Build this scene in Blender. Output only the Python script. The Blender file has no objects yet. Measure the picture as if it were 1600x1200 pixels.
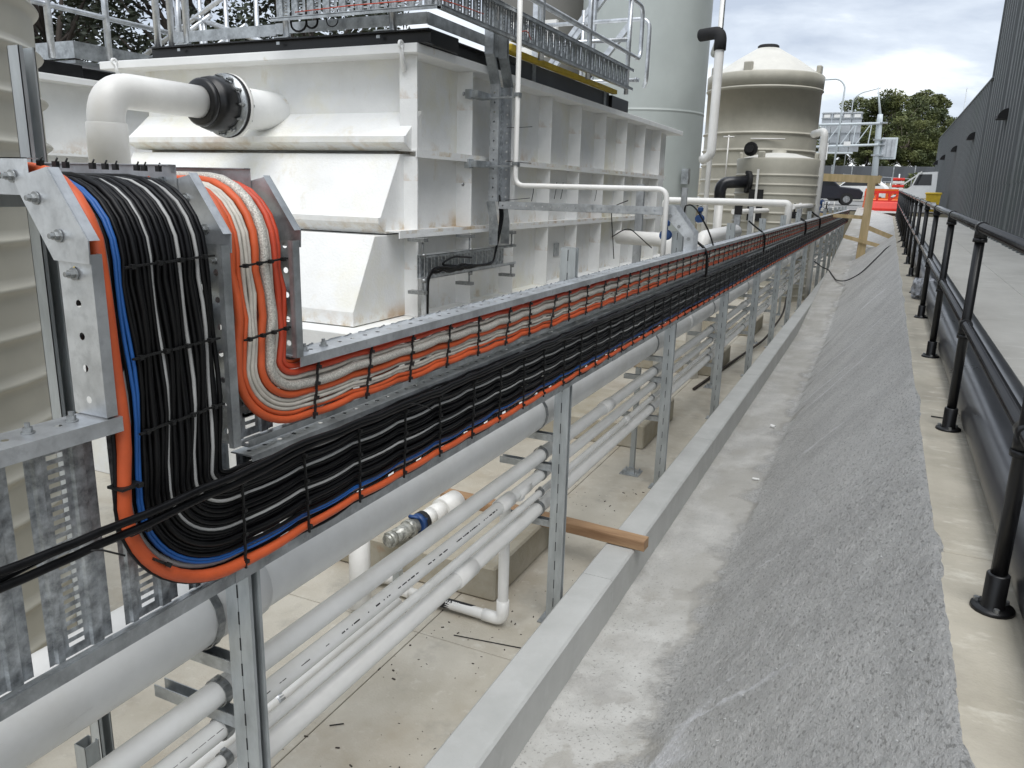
import bpy, math, random
from mathutils import Vector, Matrix, noise
R = math.radians
PI = math.pi
random.seed(11)
S = bpy.context.scene
COL = S.collection

# ---------------------------------------------------------------- camera, sky, sun, exposure
cam_d = bpy.data.cameras.new('camera'); cam = bpy.data.objects.new('camera', cam_d); COL.objects.link(cam)
cam_d.sensor_width = 36; cam_d.lens = 27.34; cam_d.clip_start = 0.05; cam_d.clip_end = 3000
_az, _pt, _rl = R(24.737), R(14.033), R(1.547)
_F = Vector((-math.sin(_az), math.cos(_az), 0)); _R = Vector((math.cos(_az), math.sin(_az), 0)); _Z = Vector((0, 0, 1))
_fwd = _F * math.cos(_pt) - _Z * math.sin(_pt); _up = _F * math.sin(_pt) + _Z * math.cos(_pt)
_r2 = _R * math.cos(_rl) + _up * math.sin(_rl); _u2 = -_R * math.sin(_rl) + _up * math.cos(_rl)
mw = Matrix.Identity(4)
for i in range(3):
    mw[i][0] = _r2[i]; mw[i][1] = _u2[i]; mw[i][2] = -_fwd[i]
mw[2][3] = 1.3
cam.matrix_world = mw
S.camera = cam

SUN_EL, SUN_AZ = 64, 151
w = bpy.data.worlds.new('World'); S.world = w; w.use_nodes = True
nt = w.node_tree; nt.nodes.clear()
def _n(t, **k):
    n = nt.nodes.new(t)
    for a, b in k.items(): setattr(n, a, b)
    return n
wo = _n('ShaderNodeOutputWorld'); bg = _n('ShaderNodeBackground')
sky = _n('ShaderNodeTexSky', sky_type='NISHITA'); sky.sun_disc = False
sky.sun_elevation = R(SUN_EL); sky.sun_rotation = R(SUN_AZ)
tc = _n('ShaderNodeTexCoord'); mp = _n('ShaderNodeMapping'); mp.inputs['Scale'].default_value = (1, 1, 3.6); mp.inputs['Location'].default_value = (.35, .1, .2)
n1 = _n('ShaderNodeTexNoise'); n1.inputs['Scale'].default_value = 3.6; n1.inputs['Detail'].default_value = 7; n1.inputs['Roughness'].default_value = 0.56
n1.inputs['Distortion'].default_value = 0.25
cr = _n('ShaderNodeValToRGB')
cr.color_ramp.elements[0].position = 0.36; cr.color_ramp.elements[0].color = (2.85, 3.2, 3.8, 1)
cr.color_ramp.elements[1].position = 0.66; cr.color_ramp.elements[1].color = (6.6, 6.75, 6.85, 1)
e = cr.color_ramp.elements.new(0.50); e.color = (3.9, 4.25, 4.75, 1)
mx = _n('ShaderNodeMixRGB'); mx.inputs[0].default_value = 0.93
nt.links.new(tc.outputs['Generated'], mp.inputs[0]); nt.links.new(mp.outputs[0], n1.inputs['Vector'])
nt.links.new(n1.outputs[0], cr.inputs[0]); nt.links.new(sky.outputs[0], mx.inputs[1]); nt.links.new(cr.outputs[0], mx.inputs[2])
nt.links.new(mx.outputs[0], bg.inputs[0]); bg.inputs[1].default_value = 0.115; nt.links.new(bg.outputs[0], wo.inputs[0])

sd = bpy.data.lights.new('sun', 'SUN'); sd.energy = 1.5; sd.angle = R(50); sd.color = (1, 0.985, 0.96)
sun = bpy.data.objects.new('sun', sd); COL.objects.link(sun)
sdir = Vector((math.sin(R(SUN_AZ)) * math.cos(R(SUN_EL)), math.cos(R(SUN_AZ)) * math.cos(R(SUN_EL)), math.sin(R(SUN_EL))))
sun.rotation_euler = sdir.to_track_quat('Z', 'Y').to_euler()
S.view_settings.view_transform = 'Standard'; S.view_settings.look = 'None'
S.view_settings.exposure = 0.85; S.view_settings.gamma = 1; S.view_settings.use_curve_mapping = False

# ---------------------------------------------------------------- materials
def mat(name, col, rough=0.6, metal=0.0, var=0.0, vs=4.0, col2=None, bump=0.0, bs=40.0, stretch=(1, 1, 1), spec=0.5, detail=6, lo=.35, hi=.65, extra=None):
    m = bpy.data.materials.new(name); m.use_nodes = True; t = m.node_tree; b = t.nodes['Principled BSDF']
    b.inputs['Roughness'].default_value = rough; b.inputs['Metallic'].default_value = metal
    b.inputs['Specular IOR Level'].default_value = spec
    b.inputs['Base Color'].default_value = (*col, 1)
    L = t.links.new; N = t.nodes.new
    tcn = N('ShaderNodeTexCoord'); mpn = N('ShaderNodeMapping'); mpn.inputs['Scale'].default_value = stretch
    L(tcn.outputs['Object'], mpn.inputs[0])
    last = None
    if var or col2:
        nn = N('ShaderNodeTexNoise'); nn.inputs['Scale'].default_value = vs; nn.inputs['Detail'].default_value = detail; nn.inputs['Roughness'].default_value = .62
        L(mpn.outputs[0], nn.inputs['Vector'])
        c2 = col2 or tuple(max(0, c * (1 - var)) for c in col); c1 = col if col2 else tuple(min(1, c * (1 + var)) for c in col)
        rp = N('ShaderNodeValToRGB'); rp.color_ramp.elements[0].position = lo; rp.color_ramp.elements[1].position = hi
        rp.color_ramp.elements[0].color = (*c2, 1); rp.color_ramp.elements[1].color = (*c1, 1)
        L(nn.outputs[0], rp.inputs[0]); L(rp.outputs[0], b.inputs['Base Color']); last = rp.outputs[0]
        rr = N('ShaderNodeMapRange'); rr.inputs[3].default_value = max(0.02, rough - .09); rr.inputs[4].default_value = min(1, rough + .09)
        L(nn.outputs[0], rr.inputs[0]); L(rr.outputs[0], b.inputs['Roughness'])
    if bump:
        bn = N('ShaderNodeTexNoise'); bn.inputs['Scale'].default_value = bs; bn.inputs['Detail'].default_value = 5
        L(mpn.outputs[0], bn.inputs['Vector'])
        bb = N('ShaderNodeBump'); bb.inputs['Strength'].default_value = bump; bb.inputs['Distance'].default_value = .01
        L(bn.outputs[0], bb.inputs['Height']); L(bb.outputs[0], b.inputs['Normal'])
    if extra: extra(t, b, mpn, last)
    return m
def patches(col, scale, lo, hi, stretch=(1, 1, 1), amt=1.0, mask=None, seed=0.0, detail=6):
    """adds stains with a shape of their own; mask = (axis, list of (centre, width)) keeps them near given heights"""
    def f(t, b, mpn, last):
        L = t.links.new; N = t.nodes.new
        tcn = N('ShaderNodeTexCoord'); m2 = N('ShaderNodeMapping'); m2.inputs['Scale'].default_value = stretch; m2.inputs['Location'].default_value = (seed, seed, seed)
        L(tcn.outputs['Object'], m2.inputs[0])
        nn = N('ShaderNodeTexNoise'); nn.inputs['Scale'].default_value = scale; nn.inputs['Detail'].default_value = detail; nn.inputs['Roughness'].default_value = .65
        L(m2.outputs[0], nn.inputs['Vector'])
        mr = N('ShaderNodeMapRange'); mr.inputs[1].default_value = lo; mr.inputs[2].default_value = hi; mr.inputs[4].default_value = amt
        L(nn.outputs[0], mr.inputs[0]); fac = mr.outputs[0]
        if mask:
            sx = N('ShaderNodeSeparateXYZ'); L(tcn.outputs['Object'], sx.inputs[0])
            acc = None
            for c, wd in mask[1]:
                q = N('ShaderNodeMapRange'); q.inputs[1].default_value = c; q.inputs[2].default_value = c + wd; q.inputs[3].default_value = 1; q.inputs[4].default_value = 0
                L(sx.outputs[mask[0]], q.inputs[0])
                g = N('ShaderNodeMath'); g.operation = 'GREATER_THAN'; L(sx.outputs[mask[0]], g.inputs[0]); g.inputs[1].default_value = c - .02
                pr = N('ShaderNodeMath'); pr.operation = 'MULTIPLY'; L(q.outputs[0], pr.inputs[0]); L(g.outputs[0], pr.inputs[1])
                if acc is None: acc = pr.outputs[0]
                else:
                    ad = N('ShaderNodeMath'); ad.operation = 'MAXIMUM'; L(acc, ad.inputs[0]); L(pr.outputs[0], ad.inputs[1]); acc = ad.outputs[0]
            mm = N('ShaderNodeMath'); mm.operation = 'MULTIPLY'; L(fac, mm.inputs[0]); L(acc, mm.inputs[1]); fac = mm.outputs[0]
        mxn = N('ShaderNodeMixRGB'); L(fac, mxn.inputs[0])
        cur = b.inputs['Base Color'].links[0].from_socket if b.inputs['Base Color'].links else None
        if cur: L(cur, mxn.inputs[1])
        else: mxn.inputs[1].default_value = b.inputs['Base Color'].default_value
        mxn.inputs[2].default_value = (*col, 1); L(mxn.outputs[0], b.inputs['Base Color'])
    return f
def chain(*fs):
    def f(*a):
        for g in fs: g(*a)
    return f
M = {}
M['galv'] = mat('galvanised_steel', (.40, .42, .43), .40, .75, var=.32, vs=9, bump=.12, bs=60, extra=patches((.62, .64, .66), 38, .55, .7, amt=.5))
M['galv_light'] = mat('bright_galvanised_steel', (.58, .60, .62), .36, .75, var=.2, vs=9, extra=patches((.36, .38, .40), 45, .5, .68, amt=.4))
M['galv_rung'] = mat('mottled_galvanised_sheet', (.42, .44, .45), .40, .55, var=.45, vs=38, bump=.1, bs=50, extra=patches((.16, .18, .20), 5, .5, .66, amt=.5, stretch=(1, 1, .5)))
M['galv_post'] = mat('strut_channel_steel', (.42, .445, .45), .42, .5, var=.2, vs=12, stretch=(1, 1, .25), bump=.08)
M['bolt'] = mat('zinc_bolt', (.30, .31, .31), .38, .7, var=.2, vs=60)
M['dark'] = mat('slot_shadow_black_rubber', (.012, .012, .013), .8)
M['cable_black'] = mat('black_cable_sheath', (.0045, .0045, .005), .38, spec=.22, var=.3, vs=20)
M['cable_black_b'] = mat('worn_black_cable_sheath', (.008, .008, .009), .45, spec=.22, var=.4, vs=30)
M['cable_grey'] = mat('grey_cable_sheath', (.34, .34, .33), .5, var=.12, vs=12)
M['cable_orange'] = mat('orange_cable_sheath', (.56, .095, .026), .52, var=.1, vs=14, extra=patches((.30, .07, .03), 9, .6, .75, amt=.4))
M['cable_red'] = mat('red_orange_cable_sheath', (.50, .058, .022), .5, var=.12, vs=14)
M['cable_blue'] = mat('blue_cable_sheath', (.012, .09, .31), .5, var=.1, vs=14)
M['cable_white'] = mat('pale_grey_cable_sheath', (.50, .47, .41), .55, var=.12, vs=30)
M['cable_silver'] = mat('braided_silver_sheath', (.50, .48, .43), .45, .25, var=.35, vs=260, bump=.4, bs=300)
M['tie'] = mat('nylon_cable_tie', (.008, .008, .008), .5)
def pvc_extra(t, b, mpn, last): patches((.50, .47, .40), 3, .55, .75, amt=.35)(t, b, mpn, last)
M['pvc'] = mat('white_pvc', (.78, .77, .74), .38, var=.05, vs=6, extra=pvc_extra)
M['pvc_grey'] = mat('dusty_grey_white_pvc', (.76, .755, .73), .40, var=.05, vs=5, extra=chain(patches((.55, .53, .47), 3, .5, .7, amt=.35), patches((.22, .22, .21), 30, .66, .74, stretch=(1, .15, 1), amt=.35)))
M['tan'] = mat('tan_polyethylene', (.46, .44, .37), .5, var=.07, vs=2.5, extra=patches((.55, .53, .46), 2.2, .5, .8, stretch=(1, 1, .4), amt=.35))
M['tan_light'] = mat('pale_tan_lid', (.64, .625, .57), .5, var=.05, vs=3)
rust = chain(patches((.74, .69, .46), 1.0, .50, .70, amt=.5), patches((.55, .46, .26), 9, .60, .76, stretch=(1, 1, .35), amt=.35),
             patches((.42, .24, .08), 1.6, .55, .68, amt=.75, mask=(2, [(1.55, .16), (.99, .15), (.37, .12)]), seed=3.1, detail=9),
             patches((.50, .36, .18), 7, .50, .66, amt=.65, mask=(2, [(1.55, .10), (.99, .10), (.37, .09)]), seed=7.7, detail=9))
M['white_steel'] = mat('white_painted_steel', (.82, .825, .815), .55, var=.05, vs=2.5, bump=.25, bs=55, extra=rust)
M['white_steel_clean'] = mat('white_painted_plate', (.82, .825, .815), .5, var=.05, vs=2.5, bump=.1, bs=55, extra=patches((.52, .42, .25), 6, .62, .72, amt=.5))
M['silo'] = mat('grey_green_silo_paint', (.44, .475, .455), .5, var=.05, vs=1.2, extra=patches((.41, .445, .425), 1.5, .45, .7, stretch=(1, 1, .5), amt=.5))
M['silo_dark'] = mat('brown_grey_silo_paint', (.17, .165, .15), .55, var=.08, vs=1.2)
M['black_steel'] = mat('black_painted_steel', (.007, .007, .0075), .34, spec=.45, var=.3, vs=12, extra=patches((.10, .095, .085), 60, .72, .76, amt=.6))
M['rail'] = mat('glossy_black_rail_paint', (.010, .010, .011), .20, spec=.75, var=.3, vs=8, extra=patches((.12, .115, .105), 45, .70, .75, amt=.6))
M['black_pipe'] = mat('black_polyethylene_pipe', (.022, .023, .027), .30, var=.2, vs=3, extra=patches((.09, .09, .09), 3, .5, .8, stretch=(1, .3, 1), amt=.5))
M['charcoal'] = mat('charcoal_cladding', (.125, .135, .138), .6, var=.08, vs=.5, stretch=(1, 1, .5), extra=patches((.105, .130, .115), .25, .5, .7, amt=.6))
M['yellow'] = mat('yellow_safety_paint', (.62, .44, .03), .5, var=.15, vs=8)
M['red'] = mat('red_barrier_plastic', (.72, .035, .02), .45, var=.08, vs=5)
M['orange_p'] = mat('orange_barrier_plastic', (.85, .16, .02), .45)
M['whitep'] = mat('white_plastic', (.78, .78, .76), .45, var=.04, vs=5)
M['glass_dark'] = mat('dark_window_glass', (.02, .022, .025), .12)
M['carpaint'] = mat('dark_blue_car_paint', (.02, .022, .03), .25, spec=.6)
M['blue'] = mat('blue_valve_paint', (.02, .06, .18), .45, var=.2, vs=20)
M['clear'] = mat('clear_acrylic_body', (.30, .30, .27), .12, .1, var=.5, vs=30, spec=.8)
M['timber'] = mat('weathered_sawn_timber', (.42, .27, .15), .75, col2=(.22, .12, .06), vs=12, stretch=(.12, 1, 1), bump=.5, bs=30, lo=.3, hi=.7)
M['pine'] = mat('pale_treated_pine', (.60, .46, .27), .7, col2=(.40, .31, .15), vs=4, stretch=(2.2, 2.2, .35), bump=.2, bs=20, lo=.3, hi=.7)
M['conc_slab'] = mat('plant_slab_concrete', (.56, .53, .46), .8, col2=(.42, .385, .315), vs=2.2, bump=.25, bs=90, detail=9, lo=.3, hi=.72,
                     extra=chain(patches((.34, .28, .20), 1.1, .50, .68, amt=.6, seed=2), patches((.28, .26, .23), 3.5, .56, .70, amt=.45, seed=6), patches((.66, .64, .58), 16, .58, .7, amt=.35), patches((.16, .14, .12), 55, .70, .74, amt=.45)))
M['conc_walk'] = mat('pale_walkway_concrete', (.58, .565, .52), .85, col2=(.45, .435, .395), vs=1.6, bump=.2, bs=80, detail=9, stretch=(1, .5, 1), lo=.3, hi=.72,
                     extra=chain(patches((.68, .67, .63), 9, .55, .7, amt=.4, stretch=(.4, 1, 1)), patches((.30, .28, .24), 60, .70, .75, amt=.5)))
M['conc_ledge'] = mat('buff_ledge_concrete', (.53, .49, .405), .85, col2=(.40, .365, .29), vs=3, bump=.25, bs=90, detail=9, lo=.3, hi=.72,
                      extra=chain(patches((.30, .27, .22), 1.9, .47, .64, amt=.55, seed=4, detail=9), patches((.40, .37, .31), 6, .58, .70, amt=.4, seed=9, detail=9), patches((.72, .69, .60), 13, .55, .7, amt=.5, stretch=(.5, 1, 1)), patches((.24, .22, .18), 50, .69, .73, amt=.55)))
M['conc_kerb'] = mat('smooth_grey_kerb_concrete', (.50, .505, .49), .75, col2=(.41, .415, .40), vs=3, bump=.12, bs=70, detail=8, lo=.3, hi=.7,
                     extra=patches((.52, .53, .52), 9, .55, .7, amt=.4))
M['conc_plinth'] = mat('stained_plinth_concrete', (.47, .44, .37), .8, col2=(.33, .29, .21), vs=4, bump=.3, bs=60, detail=8, lo=.3, hi=.7,
                       extra=patches((.36, .20, .10), 3, .62, .72, amt=.5))
M['asphalt'] = mat('far_yard_asphalt', (.22, .22, .215), .85, var=.2, vs=.6)
M['soil'] = mat('dry_ground', (.20, .18, .13), .9, var=.3, vs=.3)
M['leaf'] = mat('eucalypt_leaves', (.135, .150, .045), .6, col2=(.038, .056, .017), vs=.35, detail=3, lo=.35, hi=.62)
M['leaf_dark'] = mat('dark_casuarina_leaves', (.030, .040, .020), .65, col2=(.016, .022, .012), vs=.5)
M['bark'] = mat('dark_bark', (.045, .036, .03), .85, var=.3, vs=4)
M['bark_pale'] = mat('pale_gum_bark', (.26, .22, .17), .8, var=.3, vs=3)
M['wall_grey'] = mat('noise_wall_panel', (.075, .082, .092), .7, var=.25, vs=.8, stretch=(1, 1, .2))
M['wrap'] = mat('crumpled_plastic_wrap', (.28, .29, .31), .22, var=.6, vs=14, bump=1.0, bs=16)
M['signback'] = mat('sign_back_aluminium', (.48, .50, .52), .45, .3, var=.15, vs=1.5)
M['white_post'] = mat('light_grey_pole_paint', (.55, .60, .62), .45)

# ---------------------------------------------------------------- helpers
class MB:
    def __init__(s): s.v = []; s.f = []; s.sm = []; s.mi = []
    def add(s, vs, fs, smooth=False, mi=0):
        o = len(s.v); s.v += [tuple(v) for v in vs]
        for f in fs: s.f.append(tuple(i + o for i in f)); s.sm.append(smooth); s.mi.append(mi)
        return s
    def box(s, a, b, mi=0):
        x0, y0, z0 = [min(a[i], b[i]) for i in range(3)]; x1, y1, z1 = [max(a[i], b[i]) for i in range(3)]
        return s.add([(x0, y0, z0), (x1, y0, z0), (x1, y1, z0), (x0, y1, z0), (x0, y0, z1), (x1, y0, z1), (x1, y1, z1), (x0, y1, z1)],
                     [(0, 3, 2, 1), (4, 5, 6, 7), (0, 1, 5, 4), (1, 2, 6, 5), (2, 3, 7, 6), (3, 0, 4, 7)], mi=mi)
    def cbox(s, a, b, c=.004):
        """box with chamfered vertical and horizontal edges"""
        lo = [min(a[i], b[i]) for i in range(3)]; hi = [max(a[i], b[i]) for i in range(3)]
        vs = []; idx = {}
        for sx in (0, 1):
            for sy in (0, 1):
                for sz in (0, 1):
                    P = [(lo, hi)[q][i] for i, q in enumerate((sx, sy, sz))]
                    for ax in range(3):
                        p = list(P)
                        for j, q in enumerate((sx, sy, sz)):
                            if j != ax: p[j] += c if q == 0 else -c
                        idx[(sx, sy, sz, ax)] = len(vs); vs.append(p)
        fs = []
        for ax in range(3):
            o = [i for i in range(3) if i != ax]
            for q in (0, 1):
                k = []
                for (u, v) in ((0, 0), (1, 0), (1, 1), (0, 1)):
                    t = [0, 0, 0]; t[ax] = q; t[o[0]] = u; t[o[1]] = v; k.append(idx[(*t, ax)])
                fs.append(tuple(k))
        for ax in range(3):
            o = [i for i in range(3) if i != ax]
            for u in (0, 1):
                for v in (0, 1):
                    t = [0, 0, 0]; t[o[0]] = u; t[o[1]] = v
                    t0 = list(t); t1 = list(t); t1[ax] = 1
                    fs.append((idx[(*t0, o[0])], idx[(*t1, o[0])], idx[(*t1, o[1])], idx[(*t0, o[1])]))
        for sx in (0, 1):
            for sy in (0, 1):
                for sz in (0, 1): fs.append(tuple(idx[(sx, sy, sz, a_)] for a_ in range(3)))
        return s.add(vs, fs)
    def obox(s, c, dx, dy, dz, ex, ey, ez):
        c = Vector(c); ex = Vector(ex).normalized(); ey = Vector(ey).normalized(); ez = Vector(ez).normalized()
        vs = [c + ex * (dx * a) + ey * (dy * b) + ez * (dz * g) for g in (-.5, .5) for (a, b) in ((-.5, -.5), (.5, -.5), (.5, .5), (-.5, .5))]
        return s.add(vs, [(0, 3, 2, 1), (4, 5, 6, 7), (0, 1, 5, 4), (1, 2, 6, 5), (2, 3, 7, 6), (3, 0, 4, 7)])
    def bar(s, p, q, a, b=None, up=(0, 0, 1)):
        p = Vector(p); q = Vector(q); d = (q - p); L = d.length; d.normalize(); u = Vector(up)
        if abs(d.dot(u)) > .98: u = Vector((0, 1, 0))
        x = d.cross(u).normalized(); y = x.cross(d)
        return s.obox((p + q) / 2, a, L, b or a, x, d, y)
    def tube(s, pts, r, n=8, caps=True, smooth=True, mi=0):
        pts = [Vector(p) for p in pts]; k = len(pts); rs = r if isinstance(r, (list, tuple)) else [r] * k
        vs = []; prev = None
        for i, p in enumerate(pts):
            t = (pts[min(i + 1, k - 1)] - pts[max(i - 1, 0)])
            if t.length < 1e-9: t = Vector((0, 0, 1))
            t.normalize()
            if prev is None:
                u = Vector((0, 0, 1)) if abs(t.z) < .9 else Vector((1, 0, 0))
                u = (u - t * u.dot(t)).normalized()
            else:
                u = (prev - t * prev.dot(t)).normalized()
            prev = u; v = t.cross(u)
            for j in range(n):
                a = 2 * PI * j / n; vs.append(p + (u * math.cos(a) + v * math.sin(a)) * rs[i])
        fs = [(i * n + j, i * n + (j + 1) % n, (i + 1) * n + (j + 1) % n, (i + 1) * n + j) for i in range(k - 1) for j in range(n)]
        s.add(vs, fs, smooth, mi)
        if caps:
            o = len(s.v) - k * n
            s.f.append(tuple(o + j for j in reversed(range(n)))); s.sm.append(False); s.mi.append(mi)
            s.f.append(tuple(o + (k - 1) * n + j for j in range(n))); s.sm.append(False); s.mi.append(mi)
        return s
    def lathe(s, prof, c=(0, 0, 0), n=32, smooth=True, axis='z', a0=0, a1=2 * PI, closed=True):
        vs = []; m = n if closed else n + 1
        for (r, z) in prof:
            for j in range(m):
                a = a0 + (a1 - a0) * j / n
                if axis == 'z': p = (c[0] + r * math.cos(a), c[1] + r * math.sin(a), c[2] + z)
                elif axis == 'y': p = (c[0] + r * math.cos(a), c[1] + z, c[2] + r * math.sin(a))
                else: p = (c[0] + z, c[1] + r * math.cos(a), c[2] + r * math.sin(a))
                vs.append(p)
        fs = []
        for i in range(len(prof) - 1):
            for j in range(n if closed else n):
                j2 = (j + 1) % m if closed else j + 1
                fs.append((i * m + j, i * m + j2, (i + 1) * m + j2, (i + 1) * m + j))
        return s.add(vs, fs, smooth)
    def prism(s, poly, axis, a, b):
        """poly: 2D points in the plane across the axis; x: (y,z), y: (x,z), z: (x,y)"""
        def P(p, t): return {'x': (t, p[0], p[1]), 'y': (p[0], t, p[1]), 'z': (p[0], p[1], t)}[axis]
        n = len(poly)
        s.add([P(p, a) for p in poly] + [P(p, b) for p in poly],
              [(i, (i + 1) % n, n + (i + 1) % n, n + i) for i in range(n)] + [tuple(reversed(range(n))), tuple(range(n, 2 * n))])
        return s
    def holes(s, o, u, v, L, W, pitch, r, start=None, n=8, v0=None):
        """perforated strip: origin o, along unit u for L, width W along unit v, round holes at a pitch"""
        o = Vector(o); u = Vector(u); v = Vector(v); t = pitch * .5 if start is None else start
        vc = W * .5 if v0 is None else v0
        cuts = []
        while t + r * 1.6 < L: cuts.append(t); t += pitch
        cur = 0.0; P = lambda a, b: o + u * a + v * b
        q = r * 1.4
        for c in cuts:
            s.add([P(cur, 0), P(c - q, 0), P(c - q, W), P(cur, W)], [(0, 1, 2, 3)])
            s.add([P(c - q, 0), P(c + q, 0), P(c + q, vc - q), P(c - q, vc - q)], [(0, 1, 2, 3)])
            s.add([P(c - q, vc + q), P(c + q, vc + q), P(c + q, W), P(c - q, W)], [(0, 1, 2, 3)])
            ring = []; sq = []
            for k in range(n):
                a = 2 * PI * k / n; ca, sa = math.cos(a), math.sin(a); m_ = max(abs(ca), abs(sa))
                ring.append(P(c + r * ca, vc + r * sa)); sq.append(P(c + q * ca / m_, vc + q * sa / m_))
            s.add(ring + sq, [(k, (k + 1) % n, n + (k + 1) % n, n + k) for k in range(n)])
            cur = c + q
        s.add([P(cur, 0), P(L, 0), P(L, W), P(cur, W)], [(0, 1, 2, 3)])
        return s
    def mesh(s, name, mats):
        me = bpy.data.meshes.new(name); me.from_pydata(s.v, [], s.f); me.update()
        me.polygons.foreach_set('use_smooth', s.sm)
        ms = mats if isinstance(mats, (list, tuple)) else [mats]
        for m in ms: me.materials.append(m)
        if len(ms) > 1: me.polygons.foreach_set('material_index', s.mi)
        return me
    def build(s, name, mats, parent=None):
        o = bpy.data.objects.new(name, s.mesh(name, mats)); COL.objects.link(o)
        if parent is not None: o.parent = parent
        return o
def inst(name, me, parent=None, loc=(0, 0, 0), rot=(0, 0, 0), sc=None):
    o = bpy.data.objects.new(name, me); COL.objects.link(o); o.location = loc; o.rotation_euler = rot
    if sc: o.scale = sc
    if parent is not None: o.parent = parent
    return o
def tag(o, label=None, cat=None, group=None, kind=None):
    if label: o['label'] = label
    if cat: o['category'] = cat
    if group: o['group'] = group
    if kind: o['kind'] = kind
    return o
def empty(name, label, cat, group=None, loc=(0, 0, 0)):
    o = bpy.data.objects.new(name, None); COL.objects.link(o); o.location = loc; o.empty_display_size = .1
    return tag(o, label, cat, group)
def bevel(o, wd=.004, seg=2):
    m = o.modifiers.new('bevel', 'BEVEL'); m.width = wd; m.segments = seg; m.limit_method = 'ANGLE'; m.angle_limit = R(40); return o
def arc(c, r, a0, a1, n, plane='yz', x=0.0):
    out = []
    for i in range(n + 1):
        a = a0 + (a1 - a0) * i / n
        out.append((x, c[0] + r * math.cos(a), c[1] + r * math.sin(a)) if plane == 'yz' else (c[0] + r * math.cos(a), x, c[1] + r * math.sin(a)))
    return out
def sm(a, b, x):
    t = min(1, max(0, (x - a) / (b - a))); return t * t * (3 - 2 * t)
def bend(pts, rad, n=5):
    """round the corners of a polyline"""
    pts = [Vector(p) for p in pts]; out = [pts[0]]
    for i in range(1, len(pts) - 1):
        a, b, c = pts[i - 1], pts[i], pts[i + 1]; d1 = (a - b).normalized(); d2 = (c - b).normalized()
        r = min(rad, (a - b).length * .49, (c - b).length * .49)
        p0 = b + d1 * r; p1 = b + d2 * r
        for k in range(n + 1):
            t = k / n; out.append(p0 * (1 - t) ** 2 + b * 2 * t * (1 - t) + p1 * t * t)
    out.append(pts[-1]); return out

# ---------------------------------------------------------------- terrain and setting
SLAB = -1.10
g = MB()
prof = [(-900, -1.35), (38, -1.35), (40, .74), (60, 1.02), (76, 1.3), (84, 2.3), (95, 3.0), (130, 5.0), (240, 9), (1400, 9)]
for (y0, z0), (y1, z1) in zip(prof[:-1], prof[1:]):
    if y1 <= 40: continue
    g.add([(-900, y0, z0), (900, y0, z0), (900, y1, z1), (-900, y1, z1)], [(0, 1, 2, 3)])
g.add([(-900, -900, -1.35), (900, -900, -1.35), (900, 39.9, -1.35), (-900, 39.9, -1.35)], [(0, 1, 2, 3)])
g.add([(-900, 39.9, -1.35), (900, 39.9, -1.35), (900, 40, .74), (-900, 40, .74)], [(0, 1, 2, 3)])
tag(g.build('ground', M['soil']), kind='structure')
g = MB(); g.add([(-14, 40.05, .79), (2.66, 40.05, .79), (2.66, 60, 1.06), (-14, 60, 1.06), (-14, 75, 1.30), (14, 75, 1.3), (14, 60, 1.06)], [(0, 1, 2, 3), (3, 2, 6, 5, 4)])
tag(g.build('yard_road', M['asphalt']), kind='structure')

# plant slab in panels with recessed joints
slab = MB(); slab.box((-16, -3, -1.34), (-1.30, 36, SLAB - .03))
slab_o = tag(slab.build('plant_floor', M['conc_slab']), kind='structure')
ys = [-2.9, .62, 3.30, 6.9, 10.2, 13.5, 16.8, 20.1, 23.4, 26.7, 30, 35.9]; xs = [-16, -12, -8, -4.6, -2.05, -1.30]
for i in range(len(ys) - 1):
    for j in range(len(xs) - 1):
        b = MB().cbox((xs[j] + .0025, ys[i] + .0025, SLAB - .035), (xs[j + 1] - .0025, ys[i + 1] - .0025, SLAB), .003)
        b.build('floor_panel', M['conc_slab'], slab_o)

def wz(y): return .015 * y if y < 40 else .6 + .02 * (y - 40)
walk = MB()
walk.add([(.37, -3, -.25), (.37, 45, .35), (2.68, 45, .35), (2.68, -3, -.25)], [(0, 1, 2, 3)])
walk_o = tag(walk.build('walkway', M['conc_walk']), kind='structure')
def slab_piece(x0, x1, y0, y1, m, nm):
    c = .004; b = MB(); vs = []
    for (dx, dy, dz) in ((0, 0, -.16), (0, 0, -c), (c, c, 0)):
        for (x, y, sx, sy) in ((x0, y0, 1, 1), (x1, y0, -1, 1), (x1, y1, -1, -1), (x0, y1, 1, -1)):
            vs.append((x + dx * sx, y + dy * sy, wz(y) + dz))
    b.add(vs, [(0, 1, 5, 4), (1, 2, 6, 5), (2, 3, 7, 6), (3, 0, 4, 7), (4, 5, 9, 8), (5, 6, 10, 9), (6, 7, 11, 10), (7, 4, 8, 11), (8, 9, 10, 11)])
    b.build(nm, m, walk_o)
y = .06 - 3.02
while y < 40:
    slab_piece(.33, .715, y + .004, y + 3.016, M['conc_ledge'], 'ledge_slab')
    slab_piece(.72, 1.70, y + .10, y + 3.112, M['conc_walk'], 'walkway_slab')
    slab_piece(1.704, 2.66, y + .10, y + 3.112, M['conc_walk'], 'walkway_slab')
    y += 3.02

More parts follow.
